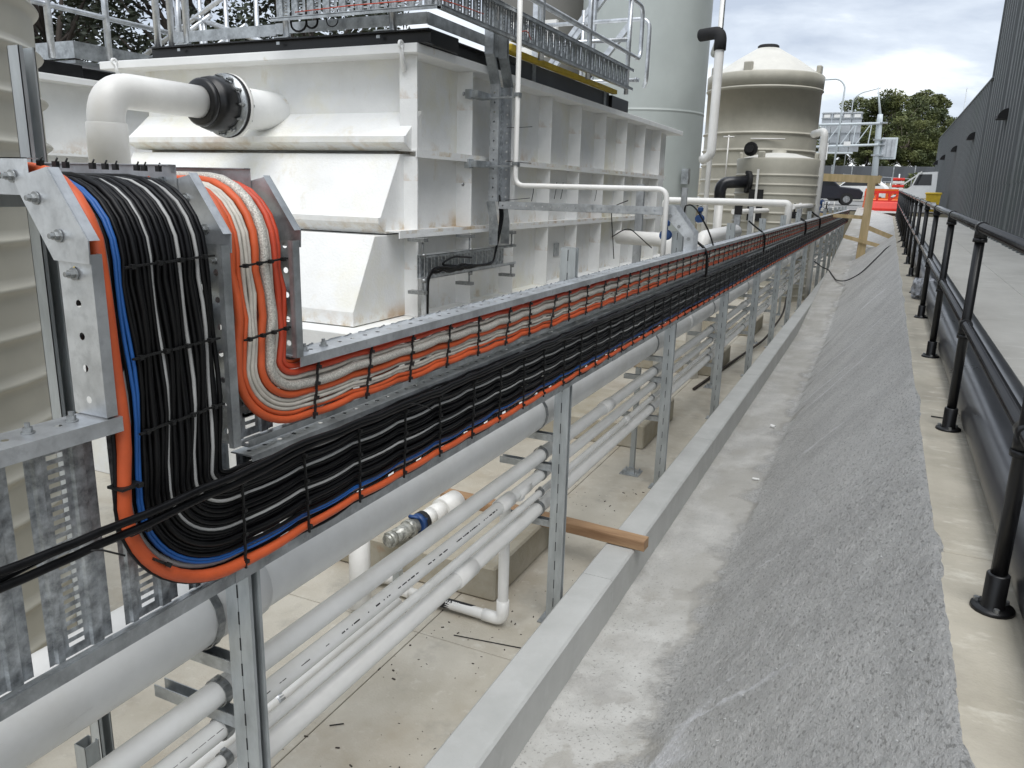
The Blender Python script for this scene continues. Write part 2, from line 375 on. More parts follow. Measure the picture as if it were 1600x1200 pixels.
# sprayed concrete batter
def toe(y): return -1.16 + (0 if y < 15 else .0795 * (y - 15) + 0)
def shot_z(x, y):
    t = toe(y); top = wz(y) + .006
    if x < -.66:
        z = t + (x + 1.17) / .51 * .05
    else:
        a = (x + .66) / (.322 + .66); a = min(a, 1.0)
        z = t + .05 + (top - t - .05) * (a ** 1.06)
        z += .03 * math.sin(PI * min(1, a)) * (1 if y < 16 else .3)
    return min(z, top) if x > .3 else z
sh = MB(); rows = []
yv = .9; Y = []
while yv < 41:
    Y.append(yv); yv += .016 if yv < 3.2 else (.026 if yv < 6 else (.06 if yv < 12 else .3))
NX = 78
vid = []
for y in Y:
    n0 = noise.noise(Vector((3.1, y * 1.1, 0))); n1_ = noise.noise(Vector((9.1, y * 4.5, 0)))
    edge = .338 + .008 * n0 + .006 * n1_ + .004 * noise.noise(Vector((2.2, y * 23, 0))) + (.045 * max(0, noise.noise(Vector((5.5, y * 2.35 + 2, 0))) - .10) * (1 + .9 * n1_) if y < 3.4 else .03 * max(0, noise.noise(Vector((5.5, y * 1.35 + 2, 0)))))
    row = []
    for i in range(NX + 1):
        u = i / NX; x = -1.175 + (edge + 1.175) * u
        z = shot_z(x, y)
        amp = sm(-.86, -.62, x + .10 * noise.noise(Vector((x * 3, y * 2.2, 5)))) if y < 26 else .3
        f = max(0, 1 - max(0, x - .30) / .04) * .8 + .2
        v = Vector((x, y, z))
        r1 = noise.fractal(v * 26, .8, 2.1, 3) ; r2 = noise.noise(v * 6)
        z += (r1 * .0115 + r2 * .012 + max(0, noise.noise(v * 14 + Vector((3, 3, 3))) - .15) * .012) * amp * f * (1 if y < 4 else max(.06, 1 - (y - 4) / 3.5)) + (noise.noise(v * 1.3) * .02 * f * amp) + (1 - amp) * .004 * noise.noise(v * 9)
        # crust along the kerb
        cr_ = .05 + .035 * noise.noise(Vector((1.7, y * 3.2, 3))) + .02 * noise.noise(Vector((7.7, y * 11, 3)))
        z += .016 * (1 - sm(cr_ - .006, cr_ + .004, x + 1.17))
        if x > .33: z = max(z, wz(y) + .0015)
        if i == NX: z = wz(y) - .002
        row.append(len(sh.v)); sh.v.append((x, y, z))
    vid.append(row)
for a in range(len(Y) - 1):
    for i in range(NX):
        sh.f.append((vid[a][i], vid[a][i + 1], vid[a + 1][i + 1], vid[a + 1][i])); sh.sm.append(True); sh.mi.append(0)
def shot_mat():
    m = bpy.data.materials.new('sprayed_concrete'); m.use_nodes = True; t = m.node_tree; b = t.nodes['Principled BSDF']; b.inputs['Roughness'].default_value = .85
    L = t.links.new; N = t.nodes.new
    tcn = N('ShaderNodeTexCoord')
    def nz(sc, det=6, st=(1, 1, 1), rot=(0, 0, 0), rg=.6, loc=(0, 0, 0)):
        q = N('ShaderNodeMapping'); q.inputs['Scale'].default_value = st; q.inputs['Rotation'].default_value = rot; q.inputs['Location'].default_value = loc
        L(tcn.outputs['Object'], q.inputs[0]); n = N('ShaderNodeTexNoise'); n.inputs['Scale'].default_value = sc; n.inputs['Detail'].default_value = det; n.inputs['Roughness'].default_value = rg
        L(q.outputs[0], n.inputs['Vector']); return n.outputs[0]
    def mr(src, a, b_, c=0, d=1):
        n = N('ShaderNodeMapRange'); n.inputs[1].default_value = a; n.inputs[2].default_value = b_; n.inputs[3].default_value = c; n.inputs[4].default_value = d; L(src, n.inputs[0]); return n.outputs[0]
    def mixc(f, c1, c2):
        n = N('ShaderNodeMixRGB')
        if isinstance(f, float): n.inputs[0].default_value = f
        else: L(f, n.inputs[0])
        for i, c in ((1, c1), (2, c2)):
            if isinstance(c, tuple): n.inputs[i].default_value = (*c, 1)
            else: L(c, n.inputs[i])
        return n.outputs[0]
    def mth(op, a, b_):
        n = N('ShaderNodeMath'); n.operation = op
        for i, c in ((0, a), (1, b_)):
            if isinstance(c, (int, float)): n.inputs[i].default_value = c
            else: L(c, n.inputs[i])
        return n.outputs[0]
    sx = N('ShaderNodeSeparateXYZ'); L(tcn.outputs['Object'], sx.inputs[0]); X = sx.outputs[0]
    base = mixc(mr(nz(1.4, 8), .34, .66), (.56, .556, .54), (.74, .735, .71))
    base = mixc(mth('MULTIPLY', mr(nz(4.5, 9, loc=(2, 6, 1)), .52, .64), .2), base, (.42, .41, .385))
    base = mixc(mth('MULTIPLY', mr(nz(11, 5, loc=(12, 6, 1)), .54, .64), .45), base, (.80, .79, .76))
    base = mixc(mth('MULTIPLY', mr(nz(34, 6), .5, .66), .55), base, (.74, .73, .70))
    base = mixc(mth('MULTIPLY', mr(nz(70, 4, loc=(4, 4, 4), st=(1, .55, 1)), .55, .63), .6), base, (.24, .235, .22))  # dark flecks: shade of small pits painted into the colour
    # cement wash on the flat strip, with an irregular edge
    xx = mth('ADD', X, mth('MULTIPLY', mth('SUBTRACT', nz(2.6, 7, loc=(2, 0, 0)), .5), .75))
    wash = mth('MULTIPLY', mr(xx, -.74, -.78), mr(nz(4.5, 8, loc=(8, 1, 0)), .42, .47))
    wash = mth('MULTIPLY', wash, mr(nz(.55, 3, loc=(0, 3, 0)), .34, .48, .35, 1))
    wash = mth('MULTIPLY', wash, mr(mth('ADD', sx.outputs[1], mth('MULTIPLY', nz(.9, 4, loc=(1, 7, 0)), 3)), 5.2, 6.8, .85, .22))
    stain = mth('MULTIPLY', mr(xx, -.66, -.74), mr(nz(2.2, 8, loc=(3, 9, 0), st=(1, .5, 1)), .44, .56, .15, .75))
    base = mixc(mth('MULTIPLY', mr(xx, -.64, -.72), .75), base, mixc(mr(nz(3.1, 9, loc=(5, 2, 8)), .38, .62), (.30, .292, .275), (.48, .472, .445)))
    base = mixc(stain, base, (.36, .345, .31))
    washc = mixc(mr(nz(60, 3), .60, .66), mixc(mr(nz(5, 6), .35, .65), (.42, .415, .39), (.54, .535, .51)), (.24, .235, .22))
    base = mixc(wash, base, washc)
    # chalky scrape marks up the slope: each its own stroke with a ragged outline
    Yc = sx.outputs[1]; jit = mth('MULTIPLY', mth('SUBTRACT', nz(5, 5, loc=(6, 2, 0)), .5), .16); rag = mr(nz(40, 5), .36, .56, .35, 1)
    for (xa, ya, xb, yb, wd, op) in ((-.59, 3.02, -.08, 2.84, .030, .9), (-.62, 2.76, -.40, 3.10, .045, .8), (-.60, 2.62, -.48, 2.95, .09, .8), (-.55, 2.75, -.35, 2.70, .05, .6), (-.45, 3.12, -.28, 3.18, .012, .6), (-.40, 6.58, -.02, 6.28, .030, .5), (-.50, 8.7, .12, 8.55, .035, .65),
                                     (-.60, 9.4, -.1, 9.0, .03, .6), (-.55, 10.9, .2, 10.2, .04, .5), (-.5, 4.4, -.2, 4.3, .01, .4), (-.2, 13.6, .2, 13.0, .06, .5), (-.3, 2.2, .0, 2.1, .012, .4)):
        Ls = math.hypot(xb - xa, yb - ya); ux, uy = (xb - xa) / Ls, (yb - ya) / Ls
        dx_ = mth('SUBTRACT', X, xa); dy_ = mth('SUBTRACT', Yc, ya)
        u = mth('ADD', mth('MULTIPLY', dx_, ux), mth('MULTIPLY', dy_, uy)); v = mth('ADD', mth('ADD', mth('MULTIPLY', dx_, -uy), mth('MULTIPLY', dy_, ux)), jit)
        k_ = mth('MULTIPLY', mr(mth('ABSOLUTE', v, 0), wd * .25, wd), -1); k_ = mth('ADD', k_, 1)
        k_ = mth('MULTIPLY', k_, mth('MULTIPLY', mr(u, 0, .08), mr(u, Ls, Ls - .15)))
        base = mixc(mth('MULTIPLY', mth('MULTIPLY', k_, rag), min(1.0, op * 1.6)), base, (.90, .90, .91))
    L(base, b.inputs['Base Color'])
    hgt = mth('ADD', mth('MULTIPLY', nz(48, 8, rg=.7), 1.0 + 0), mth('MULTIPLY', nz(15, 6, rg=.65), .7)); hgt = mth('ADD', hgt, mth('MULTIPLY', nz(130, 5, st=(1, .6, 1)), .6))
    bb = N('ShaderNodeBump'); bb.inputs['Distance'].default_value = .04
    L(mr(xx, -.80, -.66, .22, 1.0), bb.inputs['Strength']); L(hgt, bb.inputs['Height']); L(bb.outputs[0], b.inputs['Normal'])
    return m
tag(sh.build('sprayed_concrete_slope', shot_mat()), kind='structure')

# kerb upstand
k = MB(); seg = [1.02 - 3 + i * 3.0 for i in range(10)]
kerb = empty('concrete_kerb', 'long smooth grey concrete kerb between pipe trench floor and sprayed slope', 'kerb'); 
for i in range(9):
    y0, y1 = seg[i] + .0015, seg[i + 1] - .0015
    if y0 > 23.5: break
    pr = [(-1.365, -1.33), (-1.17, -1.33), (-1.17, -.912), (-1.182, -.9), (-1.353, -.9), (-1.365, -.912)]
    MB().prism(pr, 'y', y0, y1).build('kerb_length', M['conc_kerb'], kerb)

# ---------------------------------------------------------------- charcoal shed
shed = empty('charcoal_shed', 'long dark charcoal corrugated shed wall along the walkway with hooded vents', 'building', loc=(2.7, 30, 0))
def clad(y0, y1, z0, z1, x, nm):
    b = MB(); n = int((y1 - y0 + .01) / .585); vs = []
    for i in range(n):
        a = y0 + i * .585
        for (dy, dx) in ((0, 0), (.36, 0), (.39, -.07), (.55, -.07)): vs.append((x + dx, a + dy))
    vs.append((x, y1))
    V = []
    for (xx, yy) in vs:
        V += [(xx, yy, z0), (xx, yy, z1)]
    b.add(V, [(2 * i, 2 * i + 2, 2 * i + 3, 2 * i + 1) for i in range(len(vs) - 1)])
    o = b.build(nm, M['charcoal'], shed); o.location = (-2.7, -30, 0); return o
XW = 2.66
yy = 30.6
for j in range(7): clad(yy + j * 4.1, yy + (j + 1) * 4.1 - .004, 1.75, 5.15, XW, 'cladding_sheet')
for j in range(7): clad(yy + j * 4.1, yy + (j + 1) * 4.1 - .004, -.3, 1.78, XW + .012, 'cladding_sheet')
for j in range(7):
    a = 2.2 + j * 4.05
    clad(a, a + 4.046, 1.75, 10.5, XW, 'cladding_sheet'); clad(a, a + 4.046, -.3, 1.78, XW + .012, 'cladding_sheet')
b = MB(); b.box((XW + .04, 2.2, -1), (14, 30.55, 10.45)); b.box((XW + .04, 30.56, -1), (14, 59.3, 5.1)); o = b.build('wall_core', M['charcoal'], shed); o.location = (-2.7, -30, 0)
b = MB(); b.box((XW - .09, 30.6, 5.15), (XW + .1, 59.3, 5.2)); b.box((XW - .085, 30.5, 5.2), (XW + .06, 30.58, 10.5)); o = b.build('edge_flashing', M['charcoal'], shed); o.location = (-2.7, -30, 0)
for yv in (25.2, 34.0, 42.0, 50.0, 57.0, 17.2):
    b = MB(); n = 8; zv = 3.45 if yv < 30 else 3.5
    pr = [(XW - .02, zv)] + [(XW - .05 - .24 * math.cos(PI / 2 * i / n), zv + .26 * math.sin(PI / 2 * i / n)) for i in range(n + 1)]
    b.prism(pr, 'y', yv - .26, yv + .26)
    o = b.build('vent_hood', M['dark'], shed); o.location = (-2.7, -30, 0)

# ---------------------------------------------------------------- black handrail and pipes
hr = empty('black_handrail', 'black two rail pipe handrail bolted along the buff concrete ledge', 'handrail', loc=(.47, 2.69, 0))
def hb(mb, nm, m=None):
    o = mb.build(nm, m or M['black_steel'], hr); o.location = (-.47, -2.69, 0); return o
py = [2.69 + 2.09 * i for i in range(-1, 18)]
hb(MB().tube([(.47, yq, wz(yq) + 1.10) for yq in (0.1, 10, 20, 38)], .0245, 18), 'top_rail', M['rail'])
hb(MB().tube([(.47, yq, wz(yq) + .59) for yq in (0.1, 10, 20, 38)], .0245, 18), 'middle_rail', M['rail'])
pm = MB(); pm.tube([(0, 0, .10), (0, 0, 1.05)], .0243, 14)
post_me = pm.mesh('post', M['black_steel'])
bs_ = MB(); bs_.lathe([(.0, .012), (.062, .012), (.064, .006), (.064, 0)], n=18); bs_.lathe([(.0, .125), (.031, .125), (.034, .121), (.034, .02), (.038, .012)], n=16)
base_me = bs_.mesh('base_flange', M['black_steel'])
bo = MB()
for a in (.6, 2.7, 4.8):
    bo.lathe([(0, .024), (.009, .024), (.009, .012)], c=(.049 * math.cos(a), .049 * math.sin(a), 0), n=6, smooth=False)
bolt_me = bo.mesh('flange_bolts', M['bolt'])
fit = MB(); fit.tube([(0, -.045, 0), (0, .045, 0)], .031, 14); fit.tube([(0, 0, -.07), (0, 0, 0)], .031, 14)
fit.tube([(0, 0, -.075), (0, 0, -.055)], .0345, 14)
fitt_me = fit.mesh('rail_clamp', M['black_steel'])
for yq in py:
    z = wz(yq)
    inst('post', post_me, hr, (0, yq - 2.69, z)); inst('base_flange', base_me, hr, (0, yq - 2.69, z)); inst('flange_bolts', bolt_me, hr, (0, yq - 2.69, z))['kind'] = 'stuff'
    inst('rail_clamp', fitt_me, hr, (0, yq - 2.69, z + 1.10)); inst('rail_clamp', fitt_me, hr, (0, yq - 2.69, z + .59))
for (x, r, lab) in ((.617, .107, 'thick black pipe lying nearest the handrail posts on the ledge'), (.823, .088, 'slimmer black pipe lying behind the thick one beside the walkway')):
    b = MB().tube([(x + .004 * math.sin(q), q * 2 + .2, wz(q * 2 + .2) + r + .002) for q in range(0, 19)], r, 22)
    tag(b.build('black_pipe', M['black_pipe']), lab, 'pipe', 'black pipes behind the handrail')
b = MB(); n = 9
for i in range(n + 1):
    for j in range(n + 1):
        pass
b.cbox((-.13, -.2, 0), (.11, .2, .22), .03)
o = b.build('wrapped_bundle', M['wrap']); o.location = (.55, 10.6, wz(10.6)); 
s_ = o.modifiers.new('sub', 'SUBSURF'); s_.levels = 3; s_.render_levels = 3; s_.subdivision_type = 'SIMPLE'
tx = bpy.data.textures.new('crumple', 'CLOUDS'); tx.noise_scale = .09
d_ = o.modifiers.new('d', 'DISPLACE'); d_.texture = tx; d_.strength = .08
tag(o, 'crumpled plastic wrapped bundle at the foot of a handrail post', 'bundle')

# ---------------------------------------------------------------- support posts (double strut) and pipe brackets
TB = .354; TT = .872; BED = -1.385; FR = -1.302; YEND = 35.5
def strut_me(L, name='upright'):
    """two back-to-back 41 mm channels: seam on the front face, open slot towards +X"""
    b = MB(); w_, d = .0425, .043
    pr = [(0, 0), (-.083, 0), (-.083, .043), (-.070, .043), (-.070, .040), (-.080, .040), (-.080, .003), (-.0435, .003), (-.0435, 0.0)]
    # front plate in two halves with a seam
    b.box((-.083, 0, 0), (-.0425, .002, L)); b.box((-.0405, 0, 0), (0, .002, L)); b.box((-.0425, .0022, 0), (-.0405, .004, L))
    b.box((-.083, .041, 0), (-.0425, .043, L)); b.box((-.0405, .041, 0), (0, .043, L))
    b.box((-.0425, .004, 0), (-.0405, .041, L))
    # lips on the +X and -X open sides
    for x0, x1 in ((-.002, 0), (-.083, -.081)):
        b.box((x0, .002, 0), (x1, .0105, L)); b.box((x0, .0325, 0), (x1, .041, L))
    for x0, x1 in ((-.012, -.0022), (-.0808, -.071)):
        b.box((x0, .0105, 0), (x1, .012, L)); b.box((x0, .031, 0), (x1, .0325, L))
    return b.mesh(name, M['galv_post'])
PX = -1.388
PY = [1.395 + 2.345 * i for i in range(15)]
pm_ = strut_me(2.12); slots = MB()
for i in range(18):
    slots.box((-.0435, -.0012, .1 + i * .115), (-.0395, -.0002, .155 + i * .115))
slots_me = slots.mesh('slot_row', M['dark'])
bk = MB()
bk.box((-.40, .003, -.021), (-.085, .043, -.018)).box((-.40, .003, -.018), (-.085, .006, .018)).box((-.40, .040, -.018), (-.085, .043, .018))
bk_me = bk.mesh('bracket_arm', M['galv'])
PIPES = [(-1.628, .118, .108), (-1.548, -.112, .037), (-1.545, -.228, .0315), (-1.545, -.335, .0195), (-1.556, -.432, .0375)]
clip_me = []
for (x, z, r) in PIPES:
    cl = MB(); vs = []
    for q in range(17):
        a = PI * 2 * q / 16
        for (rr, yy_) in ((r + .0025, .010), (r + .0055, .010), (r + .0055, .036), (r + .0025, .036)): vs.append((rr * math.cos(a), yy_, rr * math.sin(a)))
    cl.add(vs, [(4 * i + j, 4 * i + (j + 1) % 4, 4 * i + 4 + (j + 1) % 4, 4 * i + 4 + j) for i in range(16) for j in range(4)])
    cl.box((-.006, .014, r + .003), (.006, .030, r + .014)); clip_me.append(cl.mesh('pipe_clip', M['bolt']))
for i, yv in enumerate(PY):
    root = empty('strut_post', 'galvanised strut post standing behind the kerb under the long cable tray', 'post', 'strut posts carrying the long cable tray', (PX, yv, SLAB))
    if i == 0: root['label'] = 'nearest galvanised strut post, directly under the black cable bend'; 
    if 1 < i < 14: root['label'] = '%s galvanised strut post from the camera, standing behind the kerb under the long cable tray' % ('third fourth fifth sixth seventh eighth ninth tenth eleventh twelfth thirteenth fourteenth'.split()[i - 2])
    if i == 14: root['label'] = 'last visible strut post at the far end of the long cable tray'
    if i == 1: root['label'] = 'galvanised strut post beside the timber offcut lying on the kerb'
    zt = 2.12 if i else 1.45
    inst('upright', pm_, root, sc=(1, 1, zt / 2.12))
    inst('slot_row', slots_me, root, sc=(1, 1, zt / 2.12))['kind'] = 'stuff'
    for z in (.0, -.172, -.50): inst('bracket_arm', bk_me, root, (0, 0, z - SLAB))
    for (x, z, r_), me in zip(PIPES, clip_me): inst('pipe_clip', me, root, (x - PX, 0, z - SLAB))
    MB().box((-.12, -.04, .001), (.018, .09, .008)).build('foot_plate', M['galv'], root)

labs = ['widest white plastic pipe running just below the cable tray', 'grey white plastic pipe, uppermost of the four slim ones under the wide pipe', 'grey white plastic pipe, second from the top of the four slim ones',
        'thinnest plastic pipe in the stack behind the posts', 'lowest and palest plastic pipe of the stack behind the posts']
for (x, z, r), lb in zip(PIPES, labs):
    root = empty('plastic_pipe', lb, 'pipe', 'plastic pipes clamped behind the posts', (x, 0, z))
    m = M['pvc_grey'] if r != .0375 else M['pvc']
    MB().tube([(0, q, .002 * math.sin(q * 1.3)) for q in range(-1, 36)], r, 20 if r > .06 else 14).build('pipe_run', m, root)
    L = .05 if r > .06 else r * 2.2
    cme = MB().lathe([(r, -L), (r + .007, -L + .003), (r + .007, L - .003), (r, L)], n=20, axis='y').mesh('coupling', m)
    yq = {.108: 1.57, .037: 4.9, .0315: 3.3, .0195: 5.4, .0375: 2.9}[r]
    while yq < 34: inst('coupling', cme, root, (0, yq, 0)); yq += 5.8

pm2 = MB(); rnd = random.Random(12); yq = .3
while yq < 3.2:
    L = rnd.choice((.006, .010, .018, .026)); a = R(38); rr = .0318
    if rnd.random() < .72: pm2.obox((-1.545 + rr * math.cos(a), yq, -.228 + rr * math.sin(a)), .0006, L, .0055 * rnd.uniform(.6, 1), (math.cos(a), 0, math.sin(a)), (0, 1, 0), (-math.sin(a), 0, math.cos(a)))
    yq += L + rnd.uniform(.002, .010)
_po = [o for o in bpy.data.objects if o.name.startswith('plastic_pipe') and abs(o.location.z + .228) < .001][0]
o = pm2.build('print_line', M['dark'], _po); o.location = (1.545, 0, .228); o['kind'] = 'stuff'

# second row of slim struts with base plates, standing on the trench floor
sl = MB(); sl.box((-.0205, 0, 0), (.0205, .002, .95)); sl.box((-.0205, 0, 0), (-.0185, .041, .95)); sl.box((.0185, 0, 0), (.0205, .041, .95)); sl.box((-.0205, .039, 0), (-.010, .041, .95)); sl.box((.010, .039, 0), (.0205, .041, .95))
sl_me = sl.mesh('upright', M['galv_post'])
bp = MB().box((-.085, -.085, 0), (.085, .085, .007)); bp.box((-.035, -.03, .007), (.035, -.0, .05))
for (a, b_) in ((-.06, -.055), (.06, -.055), (-.06, .06), (.06, .06)): bp.lathe([(0, .03), (.008, .03), (.008, .007)], c=(a, b_, 0), n=6, smooth=False)
bp_me = bp.mesh('base_plate', M['galv'])
for i, (x, yv) in enumerate(((-1.74, 6.34), (-1.74, 9.9), (-1.74, 13.4), (-1.74, 1.12), (-1.74, 17.0))):
    root = empty('slim_strut', ['slim galvanised strut with bolted base plate between the two concrete plinths', 'slim strut with base plate further along the trench', 'slim strut with base plate beside a far plinth', 'slim strut standing at the lower left behind the widest pipe', 'farthest slim strut in the trench'][i], 'strut', 'slim struts on the trench floor', (x, yv, SLAB))
    inst('upright', sl_me, root); inst('base_plate', bp_me, root)

# ---------------------------------------------------------------- cable trays
def rail_y(mb, z, side, y0, y1, d0=BED, d1=FR, fl=.022, pitch=.055, r=.0065):
    """side rail along Y: web from the bed to the front, lip hanging toward the tray inside. side=+1 lip goes down"""
    mb.holes((d0, y0, z), (0, 1, 0), (1, 0, 0), y1 - y0, d1 - d0, pitch, r)
    mb.box((d1, y0, z - (fl if side > 0 else 0)), (d1 + .002, y1, z + (0 if side > 0 else fl)))
    mb.box((d0, y0, z - (.003 if side > 0 else 0)), (d1, y0 + .002, z + (0 if side > 0 else .003)))
def rung_me(h, name='tray_rung', w_=.142, nslot=None):
    """one vertical slat of the tray bed: two ridged sheets either side of a slotted column"""
    b = MB(); P = [(0, 0), (.012, 0), (.016, .006), (.030, .006), (.034, 0), (.044, 0)]
    Q = [(.078, 0), (.090, 0), (.094, .006), (.118, .006), (.122, 0), (w_, 0), (w_, -.008)]
    for pl in (P, Q):
        v = []
        for (y_, x_) in pl: v += [(x_, y_, 0), (x_, y_, h)]
        b.add(v, [(2 * i, 2 * i + 2, 2 * i + 3, 2 * i + 1) for i in range(len(pl) - 1)])
    z = 0; b.box((-.001, .044, 0), (0, .078, .02)); z = .02
    while z < h - .03:
        b.box((-.001, .044, z + .0095), (0, .078, z + .019)); z += .019
    b.box((-.001, .044, z + .0095), (0, .078, h))
    return b.mesh(name, M['galv_rung'])
_bm = {}
def bolts(parent, pts, ax, off):
    """one bolt object per point, shared mesh"""
    if ax not in _bm:
        b = MB()
        for (r, h0, h1, n) in ((.012, 0, .0025, 14), (.0085, .0025, .011, 6), (.005, .011, .019, 8)):
            if ax == 'z': b.lathe([(r, h0), (r, h1), (0, h1)], n=n, smooth=False)
            else: b.lathe([(r, -h0), (r, -h1), (0, -h1)], n=n, smooth=False, axis='y')
        _bm[ax] = b.mesh('bolt', M['bolt'])
    for p in pts: inst('bolt', _bm[ax], parent, (p[0] - off[0], p[1] - off[1], p[2] - off[2]))

tr = empty('lower_cable_tray', 'long galvanised cable tray carrying the black cable bundle', 'cable tray', loc=(BED, 0, TB))
def TRB(mb, nm, m, root=tr, at=(BED, 0, TB)):
    o = mb.build(nm, m, root); o.location = (-at[0], -at[1], -at[2]); return o
b = MB(); rail_y(b, TB - .002, -1, .15, YEND, d1=-1.338, pitch=.11, fl=.020); b.box((-1.338, .15, TB + .018), (-1.347, YEND, TB + .020)); b.box((-1.337, .15, TB - .016), (-1.339, YEND, TB - .002)); TRB(b, 'side_rail', M['galv'])
b = MB(); rail_y(b, .655, 1, 1.36, YEND, d1=-1.318); TRB(b, 'side_rail', M['galv'])
for i in range(0, 12): TRB(MB().box((-1.3365, 1.30 + i * 3, TB - .016), (-1.3345, 1.40 + i * 3, TB + .016)), 'joint_plate', M['galv'])
rl = rung_me(.294); rf = rung_me(.494)
pitch = .1745
yq = .155
while yq < 1.33:
    inst('tray_rung', rf, tr, (0, yq, .002)); yq += pitch
n_ = 0; far = MB()
while yq < YEND:
    inst('tray_rung', rl, tr, (0, yq, .002)); yq += pitch; n_ += 1
# stub tray of the near section: its upper side rail
b = MB(); rail_y(b, .852, 1, .15, 1.000, d1=-1.296, fl=.03, pitch=.10, r=.007); b.box((BED + .004, .68, .8525), (-1.30, .683, .8535)); TRB(b, 'side_rail', M['galv_light'])
bolts(tr, [(-1.345, .845, .8525), (-1.345, .93, .8525)], 'z', (BED, 0, TB))

tu = empty('upper_cable_tray', 'long galvanised cable tray carrying the orange and grey cables', 'cable tray', loc=(BED, 1.36, .68))
A2 = (BED, 1.36, .68)
b = MB(); rail_y(b, .872, 1, 1.53, YEND, fl=.026, pitch=.062, r=.0075); TRB(b, 'side_rail', M['galv_light'], tu, A2)
b = MB(); rail_y(b, .676, -1, 1.36, YEND, d1=-1.325, fl=.018); TRB(b, 'side_rail', M['galv'], tu, A2)
ru = rung_me(.196)
yq = 1.37
while yq < YEND:
    inst('tray_rung', ru, tu, (0, yq - 1.36, -.001)); yq += pitch
bolts(tu, [(-1.345, 1.60, .8725), (-1.345, 1.68, .8725)], 'z', A2)

# riser trays turning over the top towards the tanks
def riser(name, label, y0, y1, zb, zb2, both, near_m, hole_r=.0075):
    r_ = empty(name, label, 'cable tray', 'riser trays at the near bend', (BED, y0, zb))
    def add(mb, nm, m): o = mb.build(nm, m, r_); o.location = (-BED, -y0, -zb); return o
    x0, x1 = BED + .0, FR + .004
    for (yy_, z0, s) in ((y0, zb, 1), (y1, zb2, -1)):
        if s > 0 and not both: continue
        b = MB()
        b.holes((x0, yy_, z0), (0, 0, 1), (1, 0, 0), 1.165 - z0, x1 - x0, .062, hole_r, start=.03)
        b.box((x1, yy_, z0), (x1 + .002, yy_ + s * .024, 1.165)); b.box((x1 - .001, yy_ + s * .0225, z0), (x1 - .012, yy_ + s * .0245, 1.165))
        b.box((x0, yy_ + s * .0005, z0), (x1, yy_ + s * .0025, z0 + .002))
        add(b, 'side_rail', near_m if s > 0 else M['galv'])
        # 45 degree elbow link
        e0 = Vector((x0 - .004, yy_ - s * .003, 1.150)); b = MB()
        poly = [(x0 - .006, 1.150), (x1 + .004, 1.148), (x1 + .006, 1.190), (x1 - .085, 1.318), (x0 - .095, 1.296), (x0 - .078, 1.262)]
        b.prism(poly, 'y', yy_ - s * .0045, yy_ - s * .0018)
        p, q = Vector((x1 + .006, 0, 1.190)), Vector((x1 - .085, 0, 1.318)); 
        b.add([(p.x, yy_ - s * .003, p.z), (q.x, yy_ - s * .003, q.z), (q.x, yy_ + s * .020, q.z), (p.x, yy_ + s * .020, p.z)], [(0, 1, 2, 3)])
        add(b, 'elbow_link', near_m)
        # horizontal arm going away over the gap
        b = MB(); b.holes((-3.0, yy_, 1.268), (1, 0, 0), (0, 0, 1), 1.56, .066, .095, hole_r)
        b.box((-3.0, yy_, 1.332), (-1.44, yy_ + s * .022, 1.334)); b.box((-3.0, yy_, 1.266), (-1.44, yy_ + s * .02, 1.268))
        add(b, 'arm_rail', near_m)
    bolts(r_, [(x0 + .045, y0 - .0035, 1.128), (x0 + .018, y0 - .0065, 1.196), (x0 - .035, y0 - .006, 1.262), (x0 - .10, y0 - .003, 1.300)], '-y', (BED, y0, zb))
    b = MB(); n = int((y1 - y0) / .012)
    h = rung_me(y1 - y0 - .006, 'tray_rung')
    z = zb + .03
    while z < 1.13:
        inst('tray_rung', h, r_, (0.0, y1 - y0 - .003, z - zb), (R(90), 0, 0)); z += pitch
    x = -3.0
    while x < -1.5:
        inst('tray_rung', h, r_, (x - BED, y1 - y0 - .003, 1.272 - zb), (R(90), R(-90), 0)); x += pitch
    return r_
riser('riser_tray', 'galvanised riser tray with dark round holes carrying the black cables', .968, 1.308, .856, .70, True, M['galv_light'])
riser('riser_tray', 'galvanised riser tray carrying the orange and grey cables', 1.316, 1.538, .70, .873, False, M['galv'])

# struts behind the near trays
rt = empty('strut_upright', 'tall slim galvanised strut standing behind the near tray at the left', 'strut', loc=(-1.895, 1.285, SLAB))
b = MB(); b.box((-.041, 0, 0), (0, .002, 2.70)); b.box((-.041, .039, 0), (0, .041, 2.70)); b.box((-.041, 0, 0), (-.039, .041, 2.70)); b.box((-.002, 0, 0), (0, .011, 2.70)); b.box((-.002, .035, 0), (0, .041, 2.70)); b.box((-.014, .011, 0), (-.002, .0125, 2.70))
b.build('upright', M['galv_post'], rt); MB().box((.0, -.12, 2.33), (.04, .0, 2.37)).build('cross_bracket', M['galv_post'], rt)
rt = empty('strut_upright', 'short galvanised strut stub behind the two riser trays', 'strut', loc=(-1.40, 1.325, .50))
inst('upright', strut_me(.33), rt)

